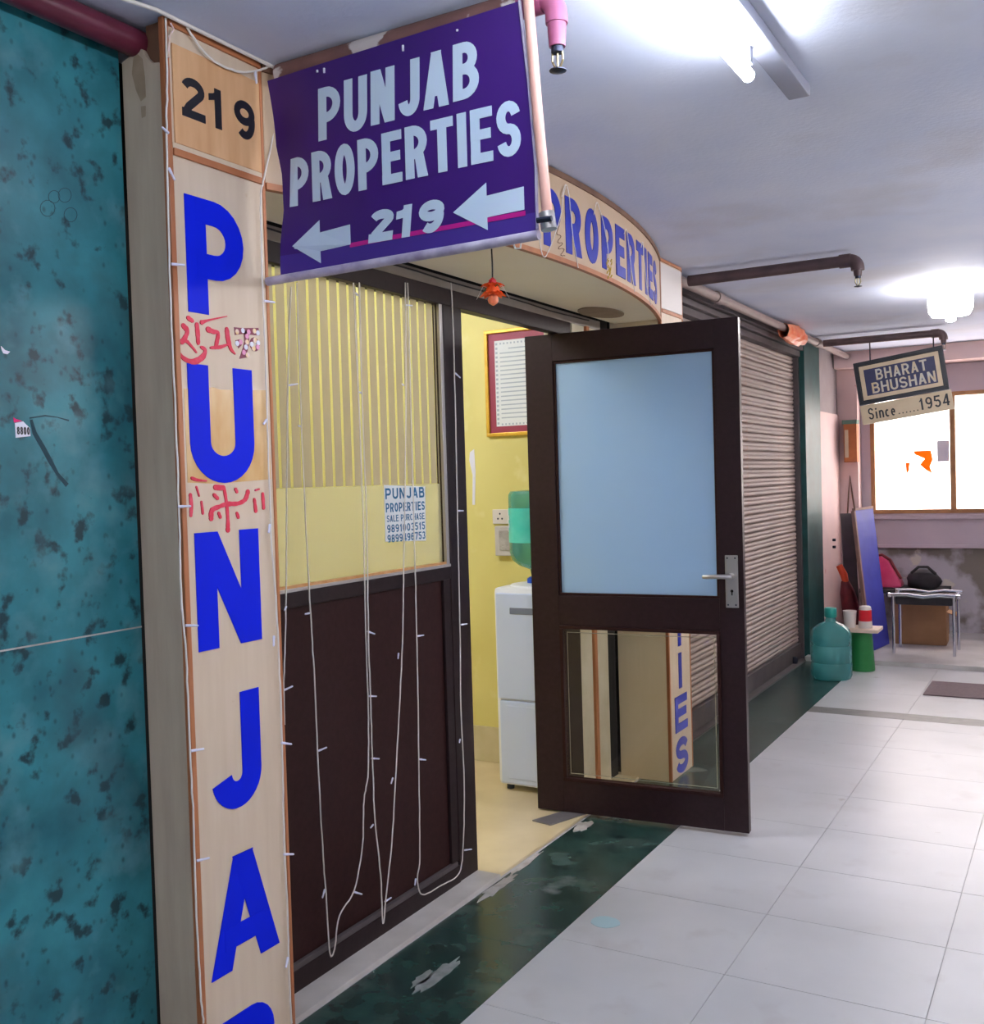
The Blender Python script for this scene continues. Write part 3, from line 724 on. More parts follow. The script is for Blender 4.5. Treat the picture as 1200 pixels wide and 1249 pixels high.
strokes('painted_emblem', 'red_paint', [
    (crop4([(292, 905), (296, 950), (294, 995)]), [.009, .010, .008]), (crop4([(340, 935), (346, 985)]), [.006, .007]), (crop4([(318, 870), (330, 910)]), [.005, .004]),
    (crop4([(400, 872), (436, 874)]), [.013, .012]),
    (crop4([(438, 872), (446, 920), (452, 970), (455, 1020), (455, 1058)]), [.007, .008, .010, .009, .013]),
    (crop4([(382, 1008), (386, 972), (420, 955), (452, 945), (500, 942), (530, 925), (542, 892)]), [.013, .012, .009, .012, .010, .010, .013]),
    (crop4([(395, 905), (410, 920)]), [.009, .009]), (crop4([(488, 880), (494, 892)]), [.008, .008]), (crop4([(415, 985), (422, 1002)]), [.008, .008]), (crop4([(494, 985), (500, 1003)]), [.008, .008]),
    (crop4([(570, 925), (576, 975)]), [.008, .010]), (crop4([(606, 900), (610, 962)]), [.008, .009]), (crop4([(575, 885), (590, 880)]), [.005, .004]),
    (crop4([(298, 832), (320, 840), (360, 844)]), [.008, .007, .004]),
], plane_x(PX), sp)
gs = MB()
gs.ribbon(crop4([(484, 192), (520, 192), (590, 195)]), [.018, .014, .018], plane_x(PX), 0, .001)
gs.ribbon(crop4([(535, 190), (538, 240), (530, 275), (520, 300), (545, 296)]), [.018, .016, .016, .014, .010], plane_x(PX), 0, .001)
gs.ribbon(crop4([(495, 250), (512, 240)]), [.02, .014], plane_x(PX), 0, .001)
gs.ribbon(arc(*tuple(crop4([(572, 250)])[0]), .013, .013, 0, 360, 14)[:-1], .007, plane_x(PX), 0, .001, True)
gs = gs.build('sticker', 'sticker_plum', sp)
gs['label'] = 'small patterned sticker'
g2 = [MB(), MB(), MB()]
for i, p in enumerate( ((495, 195), (520, 190), (545, 196), (570, 192), (585, 200), (538, 215), (538, 240), (533, 262), (524, 285), (540, 297), (495, 246), (510, 240), (572, 232), (586, 244), (584, 262), (566, 268), (558, 250))):
    u, v = crop4([p])[0]; g2[i % 3].prism([arc(u, v, .0062, .0062, 0, 360, 10)[:-1]], plane_x(PX), 0, .0016+.00005*i)
for b_, m_ in zip(g2, ('sticker_yellow', 'scrap_white', 'sticker_pink')): b_.build('pattern_dot', m_, gs)

fpil = sign_pillar('matching far sign pillar reading PROPERTIES vertically, seen through the door glass', 4.56, 4.87, -1.955, False)
z = 2.03
for ch in 'PROPERTIES':
    mb = MB(); wdt = .17 if ch != 'I' else .08
    put_glyph(mb, ch, 4.715-wdt/2, z-.175, wdt, .172, .25, plane_x(PX), 0, .002); mb.build('letter', 'fascia_blue', fpil)
    z -= .205
MB().box(PX, PX+.004, 4.576, 4.858, 2.235, 2.445).build('blank_plaque', 'tin_white', fpil, bevel=.001)
MB().box(PX, PX+.006, 4.574, 4.86, 2.215, 2.232).build('plaque_rail', 'trim_wood', fpil, bevel=.002)

# ================================================================== CURVED FASCIA SIGN
FR = 4.38; FCX = -1.49-FR; FCY = 3.23
def fas(s, z, d):
    a = s/FR; r = FR+d
    return Vector((FCX+r*math.cos(a), FCY+r*math.sin(a), z))
SA = -1.356; SB = 1.352
fas_t = thing('fascia_sign', (-1.6, FCY, 2.17), 'cream curved overhead sign board reading PUNJAB PROPERTIES in blue above the door', 'sign')
def arcband(s0, s1, z0, z1, d0, d1, n=40):
    mb = MB(); k = 0; vs_ = []; fs_ = []
    for i in range(n+1):
        s = s0+(s1-s0)*i/n
        vs_ += [fas(s, z0, d0), fas(s, z0, d1), fas(s, z1, d1), fas(s, z1, d0)]
    for i in range(n):
        a = 4*i; b = a+4
        for j in range(4):
            fs_.append((a+j, a+(j+1) % 4, b+(j+1) % 4, b+j))
    fs_ += [(3, 2, 1, 0), (4*n, 4*n+1, 4*n+2, 4*n+3)]
    return mb.add(vs_, fs_)
arcband(SA, SB, 2.178, CEIL-.004, -.012, 0).build('front_panel', 'fascia_cream', fas_t, smooth=True)
arcband(SA, SB, 2.168, 2.184, -.012, .005).build('bottom_trim', 'trim_wood', fas_t, smooth=True)
arcband(SA, SB, CEIL-.022, CEIL-.003, 0, .006).build('top_trim', 'dark_wood', fas_t, smooth=True)
pts = [(fas(SA+(SB-SA)*i/40, 0, -.013).x, fas(SA+(SB-SA)*i/40, 0, -.013).y) for i in range(41)] + [(-1.925, 4.55), (-1.925, 1.91)]
sf = MB().prism([pts], lambda u, v, d: Vector((u, v, d)), 2.180, 2.190).build('soffit', 'soffit', fas_t)
MB().prism([arc(-1.835, 4.19, .085, .165, 0, 360, 28)[:-1]], lambda u, v, d: Vector((u, v, d)), 2.176, 2.180).build('round_patch', 'soffit_patch', sf)
for text, a, b in (('PUNJAB', -1.20, -.36), ('PROPERTIES', -.255, 1.145)):
    for ch, u, wd in line_of(text, a, b, .26):
        mb = MB(); put_glyph(mb, ch, u, 2.207, wd, .19, .235, fas, 0, .002); mb.build('letter', 'fascia_blue', fas_t)
MB().box(-1.70, -1.694, 4.545, 4.56, 2.18, CEIL-.004).build('end_trim', 'dark_wood', fas_t)
# strings looped on the fascia
def strand(name, label, group, pts, r=.0022, m='wire_white', bulbs=(), cat='string lights'):
    pts = [Vector(p) for p in pts]
    t = thing(name, pts[0], label, cat, group)
    sm = []
    for i in range(len(pts)-1):                       # smooth + small kinks
        for k in range(6):
            q = k/6; p0 = pts[max(i-1, 0)]; p1 = pts[i]; p2 = pts[i+1]; p3 = pts[min(i+2, len(pts)-1)]
            p = .5*((2*p1)+(p2-p0)*q+(2*p0-5*p1+4*p2-p3)*q*q+(3*p1-p0-3*p2+p3)*q**3)
            j = Vector((0, random.uniform(-.0012, .0012), random.uniform(-.0012, .0012))) if 0 < k else Vector((0, 0, 0))
            sm.append(p+j)
    sm.append(pts[-1])
    MB().tube(sm, r, 6).build('cord', m, t, smooth=True)
    for b in bulbs:
        p, d = Vector(b[0]), Vector(b[1]).normalized()
        MB().tube([p, p+d*.012, p+d*.0125, p+d*.027, p+d*.029], [.0032, .0032, .0026, .0026, .0012], 8).build('bulb', 'led', t, smooth=True)
    return t
FG = 'garland loops hanging on the fascia sign'
def fpx(x, y):            # pixel on the curved fascia, 6 mm proud of it
    d = ray(x, y); rr = FR+.007
    ox, oy = -FCX, -FCY
    a = d.x*d.x+d.y*d.y; b = 2*(ox*d.x+oy*d.y); c_ = ox*ox+oy*oy-rr*rr
    t = (-b-math.sqrt(b*b-4*a*c_))/2/a
    return CAM+d*t
for i, (lab, l) in enumerate((
    ('thin pale garland string looped from the fascia rim beside the banner pole', [(690, 225), (686, 245), (684, 262), (677, 285), (668, 308), (663, 313), (659, 300), (658, 285)]),
    ('long pale garland loop over the letter R of the fascia', [(685, 240), (689, 226), (693, 232), (696, 260), (699, 290), (705, 327)]),
    ('pale garland loop over the letter O of the fascia', [(724, 262), (728, 247), (732, 258), (736, 272), (741, 300), (742, 318)]),
    ('pale garland loop over the last letters of the fascia', [(761, 285), (764, 280), (767, 300), (770, 330), (774, 356)]),
    ('pale garland loop by the letter I of the fascia', [(782, 302), (784, 296), (786, 320), (789, 350), (794, 372)]))):
    strand('garland', lab, FG, [fpx(*p) for p in l], .0016, 'wire_white', cat='garland')
tas = thing('tassel', fpx(742, 330), 'gold tinsel tassel hanging on the fascia sign', 'tassel')
mb = MB()
for k in range(22):
    p = fpx(742+random.uniform(-3, 3), 318+k*1.05); mb.obox(p, (.004, .006*random.uniform(-1, 1), .007), (0, .006, .003*random.uniform(-1, 1)), (.003, 0, .0015))
mb.build('tinsel', 'gold_tassel', tas)
ch_ = strand('doodle_chain', 'brown wire doodle hanging beside the fascia letter P', None, [fpx(*p) for p in ((682, 275), (679, 285), (684, 288), (680, 295), (686, 297), (681, 303), (688, 304), (684, 311), (689, 312))], .0012, 'dark_wood', cat='wire')
# lucky charm
nz = Vector((-1.60, 2.815, 2.05))
ch = thing('lucky_charm', nz, 'orange flower and chilli charm hanging by a black string from the soffit', 'charm')
MB().tube([nz+Vector((0, 0, .128)), nz+Vector((.001, 0, .08)), nz+Vector((0, 0, .03))], .0025, 6).build('string', 'wire_black', ch)
def petals(z, rr, n, m, droop, nm='petal'):
    for k in range(n):
        a = 2*math.pi*k/n
        d = Vector((math.cos(a), math.sin(a), 0)); e = Vector((-d.y, d.x, 0)); c0 = nz+Vector((0, 0, z))
        MB().add([c0, c0+d*rr*.55+e*rr*.32+Vector((0, 0, .004)), c0+d*rr+Vector((0, 0, -droop)), c0+d*rr*.55-e*rr*.32+Vector((0, 0, .004)), c0+d*rr*.5+Vector((0, 0, -.008))],
                 [(0, 1, 2), (0, 2, 3), (4, 2, 1), (4, 3, 2), (0, 4, 1), (0, 3, 4)]).build(nm, m, ch)
petals(.016, .040, 9, 'charm_orange', .004); petals(-.010, .044, 9, 'charm_orange', .012)
MB().lathe(nz, [(.005, -.016), (.024, -.010), (.022, .0), (.012, .02), (.004, .026)], 14).build('flower_core', 'charm_orange', ch, smooth=True)
MB().lathe(nz+Vector((0, 0, .018)), [(.004, -.008), (.013, 0), (.012, .012), (.003, .02)], 12).build('bead', 'red', ch, smooth=True)
MB().lathe(nz+Vector((0, 0, -.032)), [(.003, -.017), (.014, -.01), (.0175, 0), (.014, .012), (.004, .018)], 14).build('lemon', 'orange_glow', ch, smooth=True)
for k, a in enumerate((20, 160, 215, 330, 100)):
    d = Vector((math.cos(R(a)), math.sin(R(a)), 0))
    MB().tube([nz, nz+d*.03+Vector((0, 0, .012)), nz+d*.052+Vector((0, 0, -.005 if k % 2 else -.03))], [.0018, .0014, .0006], 5).build('chilli', 'green_plastic' if k % 2 else 'wire_white', ch)

# ================================================================== PIPES
def pipe_branch(Y, zc, x0, xe, m, fit, label, drop=.06, er=.030):
    t = thing('sprinkler_pipe', (x0, Y, zc), label, 'pipe', 'fire sprinkler branch pipes under the ceiling')
    r = .027
    MB().tube([(x0, Y, zc), (xe-.04, Y, zc)], r, 16).build('pipe', m, t, smooth=True)
    MB().tube([(xe-.08, Y, zc), (xe-.03, Y, zc)], max(er, r)+.002, 16).build('collar', m if fit == m else fit, t, smooth=True)
    el = [(xe-.04+.04*math.sin(R(a)), Y, zc-.04+.04*math.cos(R(a))) for a in range(0, 91, 15)]
    MB().tube(el+[(xe, Y, zc-.04-drop*.3)], er, 16).build('elbow', fit, t, smooth=True)
    zb = zc-.045
    MB().lathe((xe, Y, 0), [(.017, zb-drop), (.019, zb-drop*.5), (.02, zb)], 14).build('reducer', fit, t, smooth=True)
    h = thing_part('sprinkler_head', (xe, Y, zb-drop), t)
    zh = zb-drop
    MB().lathe((xe, Y, 0), [(.013, zh-.012), (.013, zh+.002)], 12).build('nut', 'dark_metal', h, smooth=True)
    for sx in (-1, 1): MB().tube([(xe+.011*sx, Y, zh-.01), (xe+.012*sx, Y, zh-.028), (xe+.004*sx, Y, zh-.045)], .0025, 6).build('frame_arm', 'brass', h)
    MB().tube([(xe, Y, zh-.01), (xe, Y, zh-.045)], .0025, 6).build('bulb', 'brass', h)
    MB().lathe((xe, Y, 0), [(.004, zh-.052), (.018, zh-.049), (.018, zh-.047), (.004, zh-.044)], 12).build('deflector', 'dark_metal', h)
    return t
def thing_part(name, loc, parent):
    o = bpy.data.objects.new(name, None); COL.objects.link(o); o.parent = parent; o.location = Vector(loc)-ORG[parent.name]; ORG[o.name] = Vector(loc)
    return o
b1 = pipe_branch(1.925, 2.441, -1.665, -.925, 'pipe_peeling', 'pink_fitting', 'peeling brown sprinkler pipe that carries the purple banner', er=.023)
b2 = pipe_branch(4.95, 2.415, -1.69, -.885, 'pipe_dark', 'pipe_dark', 'dark sprinkler pipe with elbow in front of the roller shutter', .03)
b3 = pipe_branch(8.06, 2.42, -1.70, -.86, 'pipe_dark', 'pipe_dark', 'dark sprinkler pipe with elbow carrying the tilted black sign', .03)
mp_ = thing('main_pipe', (-1.775, 1.5, 2.425), 'maroon main pipe along the top of the green marble wall', 'pipe')
MB().tube([(-1.790, -2.9, 2.432), (-1.790, 1.68, 2.432)], .030, 18).build('pipe', 'pipe_maroon', mp_, smooth=True)
mp2 = thing('main_pipe', (-1.74, 6.5, 2.43), 'greyish worn main pipe above the roller shutter', 'pipe')
MB().tube([(-1.745, 4.875, 2.428), (-1.745, 9.19, 2.428)], .026, 16).build('pipe', 'pipe_grey', mp2, smooth=True)
for yq in (5.6, 8.05): MB().tube([(-1.745, yq-.05, 2.428), (-1.745, yq+.05, 2.428)], .033, 16).build('coupling', 'pipe_grey', mp2, smooth=True)
rag = thing('orange_wrap', (-1.735, 7.25, 2.41), 'crumpled orange plastic tied around the pipe above the shutter', 'plastic bag')
mb = MB(); prof = []
n = 14
for i in range(9):
    yv = 6.98+.56*i/8; rr = .012+.028*math.sin(math.pi*i/8)+.008*random.random()
    for j in range(n):
        a = 2*math.pi*j/n; q = rr*(1+.22*random.uniform(-1, 1)) + .034
        mb.v.append(Vector((-1.732+q*math.cos(a)*.75, yv, min(2.462, 2.415+q*math.sin(a)*.9-.012))))
for i in range(8):
    for j in range(n): mb.f.append((i*n+j, i*n+(j+1) % n, (i+1)*n+(j+1) % n, (i+1)*n+j))
mb.build('wrap', 'orange_glow', rag)

# ================================================================== BANNER
BY = 1.885
bn = thing('banner', (-1.31, BY, 1.94), 'purple cloth banner reading PUNJAB PROPERTIES 219 with arrows, hung from the pipe', 'banner')
LE = [(-1.672, 2.418), (-1.664, 2.34), (-1.659, 2.26), (-1.640, 2.19), (-1.630, 2.10), (-1.642, 2.02), (-1.648, 1.955)]
RE = [(-.986, 2.430), (-.978, 2.34), (-.971, 2.26), (-.965, 2.17), (-.960, 2.09), (-.961, 2.02), (-.962, 1.958)]
def bsurf(u, v):
    """gentle waves of the cloth"""
    return BY - .006*math.sin((u+1.6)*7)*(2.45-v)*1.2 - .010*math.exp(-((u+1.64)/.05)**2)*math.sin((v-1.9)*12)
def bgrid(z0, z1, dn, nu=36, nv=24):
    mb = MB(); row = []
    def edge(E, z):
        for (a, za), (b, zb) in zip(E[:-1], E[1:]):
            if zb <= z <= za+1e-6: return b+(a-b)*(z-zb)/(za-zb)
        return E[-1][0] if z < E[-1][1] else E[0][0]
    for i in range(nv+1):
        for j in range(nu+1):
            k = j/nu; zl = z0+(z1-z0)*i/nv
            zz = zl + (.012*(k-.5) if z1 > 2.3 and i == nv else .0)
            a = edge(LE, min(zl, 2.418)); b = edge(RE, min(zl, 2.43)); u = a+(b-a)*k
            mb.v.append(Vector((u, bsurf(u, zz)-dn, zz)))
    for i in range(nv):
        for j in range(nu):
            q = i*(nu+1)+j; mb.f.append((q, q+1, q+nu+2, q+nu+1))
    nF = list(mb.f); nV = len(mb.v)
    mb.v += [p+Vector((0, .0016, 0)) for p in mb.v]; mb.f += [tuple(reversed([i+nV for i in f])) for f in nF]
    bd_ = [j for j in range(nu+1)] + [(i+1)*(nu+1)-1 for i in range(1, nv+1)] + [nv*(nu+1)+j for j in range(nu-1, -1, -1)] + [i*(nu+1) for i in range(nv-1, 0, -1)]
    for i in range(len(bd_)):
        a, b = bd_[i], bd_[(i+1) % len(bd_)]; mb.f.append((a, b, b+nV, a+nV))
    return mb
bgrid(1.998, 2.424, 0).build('sheet', 'banner', bn, smooth=True)
bgrid(1.950, 1.9981, 0, nv=4).build('sheet_foot', 'banner_low', bn, smooth=True)
fnf = lambda u, v, d: Vector((u, bsurf(u, v)-.0004-d, v))
fnb = lambda u, v, d: Vector((-2.62-u+0.0, bsurf(-2.62-u, v)+.0020+d, v))
for side, fn in (('front', fnf), ('back', fnb)):
    mb = MB(); mb.ribbon([(-1.44+.03*i, 1.9955+.0003*i) for i in range(16)], .010, fn, 0, .0005); mb.build('stripe', 'magenta', bn)
    for text, a, b, z0, z1, hh in (('PUNJAB', -1.522, -1.090, 2.246, 2.262, .119), ('PROPERTIES', -1.612, -.994, 2.109, 2.122, .114)):
        for ch_, u, wd in line_of(text, a, b, .16):
            k = (u-a)/(b-a); mb = MB()
            put_glyph(mb, ch_, u, z0+(z1-z0)*k, wd, hh, .20, fn, 0, .0008, slant=.03 if text == 'PUNJAB' else 0); mb.build('letter', 'banner_text', bn)
    for ch_, a, b in (('2', -1.388, -1.322), ('1', -1.322, -1.262), ('9', -1.256, -1.190)):
        mb = MB(); put_glyph(mb, ch_, a, 1.992, b-a, .070, .31, fn, 0, .0008, slant=.12); mb.build('digit', 'banner_text', bn)
    for (tx, hx, ex, zc, zt, zbm, w2) in ((-1.607, -1.527, -1.438, 2.016, 2.066, 1.967, .0215), (-1.163, -1.080, -.992, 2.027, 2.077, 1.978, .0225)):
        mb = MB(); mb.prism([[(tx, zc), (hx, zbm), (hx, zc-w2), (ex, zc+.003-w2), (ex, zc+.005+w2), (hx, zc+w2), (hx, zt)]], fn, 0, .0008); mb.build('arrow', 'banner_text', bn)
hm = MB().tube([(-1.690, BY-.004, 1.944), (-1.4, BY-.004, 1.946), (-1.1, BY-.002, 1.948), (-.958, BY-.002, 1.950)], .0105, 10).build('bottom_hem', 'hem', bn, smooth=True)
MB().tube([(-.988, BY-.0005, 2.43), (-.972, BY-.0005, 2.26), (-.961, BY-.0005, 2.09), (-.962, BY-.0005, 1.955)], .0035, 6).build('side_hem', 'hem', bn)
for x in (-1.52, -1.50, -1.28, -1.14): MB().box(x, x+.004, BY-.004, BY-.001, 2.395+.01*random.random(), 2.408).build('staple', 'scrap_white', bn)
po = thing('banner_pole', (-.95, BY+.03, 1.97), 'pinkish wooden pole with a metal clamp along the banner edge', 'pole')
MB().tube([(-.970, BY-.001, 2.462), (-.954, BY-.001, 2.2), (-.938, BY-.001, 1.985)], .0115, 10).build('pole', 'pink_pole', po, smooth=True)
cl = MB().tube([(-.940, BY-.001, 1.992), (-.935, BY-.001, 1.957)], .0165, 14).build('clamp', 'steel', po, smooth=True)
MB().tube([(-.953, BY-.018, 1.975), (-.921, BY-.016, 1.975)], .006, 8).build('clamp_screw', 'dark_metal', po)
MB().tube([(-1.02, BY, 1.946), (-1.015, BY, 1.93), (-1.003, BY, 1.929), (-1.0, BY, 1.945)], .002, 6).build('tie_string', 'wire_white', bn)

# ================================================================== FAIRY LIGHTS
SG = 'white fairy light strands hanging in front of the partition'
SX = -1.938
def q3(l): return [on_x(x, y, SX) for x, y in l]
def bl(l): return [(on_x(x, y, SX), Vector((.006, dx, dz))) for x, y, dx, dz in l]
strand('fairy_light_strand', 'white fairy light strand nearest the sign pillar edge, ending half way down', SG,
       q3([(355, 350), (352, 430), (350, 560), (349, 680), (348, 771), (346, 840), (347, 884)]), bulbs=bl([(352, 470, .01, .002), (346, 842, .012, .004), (349, 740, -.01, -.003)]))
strand('fairy_light_strand', 'white fairy light strand hanging in a long narrow loop down to the sill', SG,
       q3([(362, 345), (366, 470), (370, 578), (375, 685), (380, 771), (384, 840), (389, 953), (394, 1045), (398, 1099), (402, 1161), (408, 1158), (414, 1117), (432, 1086), (442, 1031), (444, 976), (449, 940), (449, 862), (446, 771), (443, 640), (438, 500), (431, 345)]),
       bulbs=bl([(377, 748, -.02, .001), (388, 916, .012, .003), (396, 1085, -.015, -.01), (432, 1088, .01, -.006), (450, 849, .015, -.003), (448, 770, .012, -.006), (436, 360, -.012, .001), (441, 480, -.012, .001), (366, 520, -.01, .0)]))
strand('fairy_light_strand', 'white fairy light strand crossing another at knee height in a V shape', SG,
       [p+Vector((.007, 0, 0)) for p in q3([(436, 345), (440, 500), (445, 640), (447, 771), (450, 862), (452, 926), (455, 999), (462, 1067), (465, 1126), (469, 1090), (476, 1022), (480, 953), (485, 862), (489, 771), (490, 697), (492, 594), (493, 450), (492, 345)])],
       bulbs=bl([(455, 1006, -.016, .0), (469, 1100, .02, .004), (479, 949, -.014, -.006), (486, 797, -.01, -.006), (453, 925, .012, -.003), (494, 372, .012, 0), (492, 470, -.012, .001)]))
strand('fairy_light_strand', 'white fairy light strand with a wide rounded loop beside the door post', SG,
       q3([(497, 345), (499, 411), (502, 533), (506, 680), (508, 771), (510, 862), (511, 953), (512, 1045), (509, 1072), (515, 1091), (538, 1080), (560, 1065), (565, 1026), (566, 953), (562, 862), (561, 771), (559, 680), (556, 533), (553, 411), (550, 345)]),
       bulbs=bl([(509, 776, .02, .0), (511, 926, .013, -.004), (507, 1072, -.012, -.006), (561, 902, -.012, -.002), (562, 762, .015, .0), (558, 623, .02, -.001), (555, 455, .016, -.012), (566, 1037, .006, 0)]))
BX = PX+.008
def q4(l, X=BX): return [on_x(x, y, X) for x, y in l]
strand('fairy_light_strand', 'white fairy light strand running down the outer edge of the sign pillar', 'fairy light strands on the sign pillar',
       q4([(202, 22), (204, 100), (203, 165), (205, 260), (209, 400), (214, 500), (218, 620), (221, 720), (227, 800), (231, 900), (236, 1000), (239, 1100), (244, 1200), (248, 1248)]),
       bulbs=[(on_x(x, y, BX), Vector((.008, dy, dz))) for x, y, dy, dz in ((205, 162, -.02, .002), (206, 205, .004, -.02), (209, 322, .014, 0), (217, 618, .018, 0), (226, 763, .016, -.002), (233, 916, .015, .0), (240, 1050, .016, 0))])
strand('fairy_light_strand', 'white fairy light strand running down the inner edge of the sign pillar', 'fairy light strands on the sign pillar',
       q4([(352, 82), (342, 110), (332, 170), (322, 217), (318, 240), (319, 300), (321, 370), (324, 440), (326, 520), (329, 600), (331, 660), (337, 740), (340, 800), (343, 870), (345, 950), (347, 1040), (351, 1120), (353, 1200), (356, 1248)]),
       bulbs=[(on_x(x, y, BX), Vector((.008, dy, dz))) for x, y, dy, dz in ((322, 367, .02, -.001), (325, 512, -.016, -.008), (329, 640, -.012, -.012), (334, 776, -.01, -.014), (343, 906, .018, -.006), (346, 1042, .022, -.006), (351, 1168, -.014, -.008))])
cn = thing('ceiling_conduit', (PX+.02, 1.6, 2.46), 'white cable along the ceiling edge above the sign pillar', 'cable')
MB().tube([(p.x, p.y, min(p.z, CEIL-.006)) for p in [on_x(x, y, PX+.018) for x, y in ((140, -5), (190, 8), (205, 12), (240, 28), (285, 53), (330, 72), (352, 79))]], .0045, 8).build('cable', 'wire_white', cn, smooth=True)
strand('sagging_wire', 'white wire sagging across the 219 plaque', None, [on_x(x, y, PX+.012) for x, y in ((228, 33), (240, 52), (258, 72), (280, 84), (300, 88), (320, 84), (338, 78), (352, 75))], .0028, 'wire_white',
       bulbs=[(on_x(311, 87, PX+.012), Vector((.002, .002, -.03)))], cat='wire')
mb = MB().tube([on_x(x, y, PX+.01) for x, y in ((208, 28), (212, 36), (207, 44), (205, 70))], .002, 6).build('yellow_thread', 'sticker_yellow')
tag(mb, 'yellow thread tied at the top corner of the sign pillar', 'thread')

# ================================================================== THINGS STUCK ON THE MARBLE
MX = -1.8300
ms = thing('torn_sticker', on_x(26, 523, MX), 'torn white and pink sticker printed 8800 on green marble', 'sticker')
A = on_x(17, 512, MX); 
MB().prism([[tuple(on_x(x, y, MX)[1:]) for x, y in ((18, 516), (28, 514), (36, 522), (37, 532), (19, 534))]], plane_x(MX), 0, .0008).build('paper', 'scrap_white', ms)
MB().prism([[tuple(on_x(x, y, MX)[1:]) for x, y in ((16, 509), (19, 511), (27, 513.5), (17, 515.5))]], plane_x(MX), 0, .0009).build('pink_corner', 'scrap_pink', ms)
y0 = on_x(20.5, 530, MX); y1 = on_x(36, 530, MX)
text_mesh('8800', y0.y, y1.y, y0.z, .0155, .16, plane_x(MX+.0008), 0, .0005, gap=.25).build('lettering', 'black_vinyl', ms)
m2 = MB().prism([[tuple(on_x(x, y, MX)[1:]) for x, y in ((1, 422), (6, 427), (12, 429), (9, 432), (4, 431), (2, 427))]], plane_x(MX), 0, .0008).build('paper_scrap', 'scrap_white')
tag(m2, 'tiny white torn paper scrap on green marble', 'paper')
def mstroke(name, pts, wd, lab):
    P = [tuple(on_x(x, y, MX)[1:]) for x, y in pts]; wl_ = [wd*random.uniform(.5, 1.2) for _ in P]
    o = MB().ribbon(P, wl_, plane_x(MX), 0, .0003).build(name, 'scribble'); tag(o, lab, 'mark')
mstroke('dark_smear', [(38, 512), (42, 528), (52, 545), (60, 560), (70, 578), (82, 592)], .010, 'dark diagonal smear on green marble below the torn sticker')
mstroke('dark_scratch', [(36, 510), (55, 507), (70, 509), (84, 513)], .003, 'thin dark scratch on green marble beside the torn sticker')
sc = MB()
for cx_, cy_, rr in ((58, 254, 9), (66, 240, 7), (86, 262, 8), (79, 238, 8)):
    pts = [tuple(on_x(cx_+rr*math.cos(a*.45), cy_+rr*1.1*math.sin(a*.45), MX)[1:]) for a in range(15)]
    sc.ribbon(pts, .0012, plane_x(MX), 0, .0004)
tag(sc.build('pen_doodle', 'scribble'), 'looping pen doodle on green marble near the pillar', 'doodle')

# ================================================================== CEILING LIGHTS
tl = thing('tube_light', (-.64, 2.1, 2.46), 'lit fluorescent tube light on the corridor ceiling', 'lamp')
MB().box(-.668, -.612, 1.32, 2.80, 2.438, CEIL-.001).build('batten', 'batten', tl, bevel=.004)
MB().tube([(-.672, 1.24, 2.385), (-.672, 2.43, 2.385)], .0150, 16).build('tube', 'lamp', tl, smooth=True)
for y in (1.26, 2.40): MB().box(-.682, -.655, y-.012, y+.012, 2.40, 2.44).build('socket', 'batten', tl, bevel=.003)
tl_added_back = thing('tube_light', (-.3, -1.4, 2.46), 'added fluorescent tube on the ceiling behind the viewer, unseen fill light', 'lamp')  # invented fixture out of frame, added to brighten the corridor
MB().box(-.33, -.27, -2.05, -.75, 2.43, CEIL-.001).build('batten', 'batten', tl_added_back, bevel=.004)
MB().tube([(-.3, -2.0, 2.34), (-.3, -.8, 2.34)], .0150, 16).build('tube', 'lamp_added', tl_added_back, smooth=True)
for y in (-1.98, -.82): MB().box(-.312, -.288, y-.012, y+.012, 2.35, 2.435).build('socket', 'batten', tl_added_back)
tl_added_right = thing('tube_light', (.95, 4.2, 2.46), 'added fluorescent tube on the ceiling along the right wall, unseen fill light', 'lamp')  # second invented tube, added out of view for more ceiling and floor light
MB().box(.92, .98, 3.55, 4.85, 2.43, CEIL-.001).build('batten', 'batten', tl_added_right, bevel=.004)
for y in (3.63, 4.77): MB().box(.938, .962, y-.012, y+.012, 2.34, 2.435).build('socket', 'batten', tl_added_right)
MB().tube([(.95, 3.6, 2.33), (.95, 4.8, 2.33)], .0150, 16).build('tube', 'lamp_added', tl_added_right, smooth=True)
cl2 = thing('ceiling_lamp', (-.62, 6.3, 2.40), 'glowing white ceiling lamp with a small bottom knob', 'lamp')
lc = on_y(1159, 368, 6.3)
MB().tube([(lc.x, 6.3, CEIL), (lc.x, 6.3, lc.z+.06)], .008, 8).build('stem', 'pipe_grey', cl2)
for s in (-1, 1):
    MB().lathe((lc.x+s*.052, 6.3, lc.z), [(.012, -.085), (.045, -.078), (.062, -.05), (.066, 0), (.062, .05), (.045, .08), (.012, .088)], 18).build('shade', 'far_lamp', cl2, smooth=True)
MB().lathe((lc.x, 6.3, lc.z-.10), [(.012, -.012), (.027, -.005), (.03, .015), (.03, .035)], 14).build('knob', 'far_lamp', cl2, smooth=True)
st_ = thing('added_shop_tube_light', (-3.2, 2.9, 2.74), 'added tube light on the shop ceiling to brighten the interior', 'lamp')  # unseen tube added to raise the shop's brightness
MB().box(-3.85, -2.55, 2.87, 2.93, 2.74, 2.779).build('batten', 'batten', st_, bevel=.004)
MB().tube([(-3.8, 2.9, 2.72), (-2.6, 2.9, 2.72)], .016, 14).build('tube', 'shop_tube_added', st_, smooth=True)

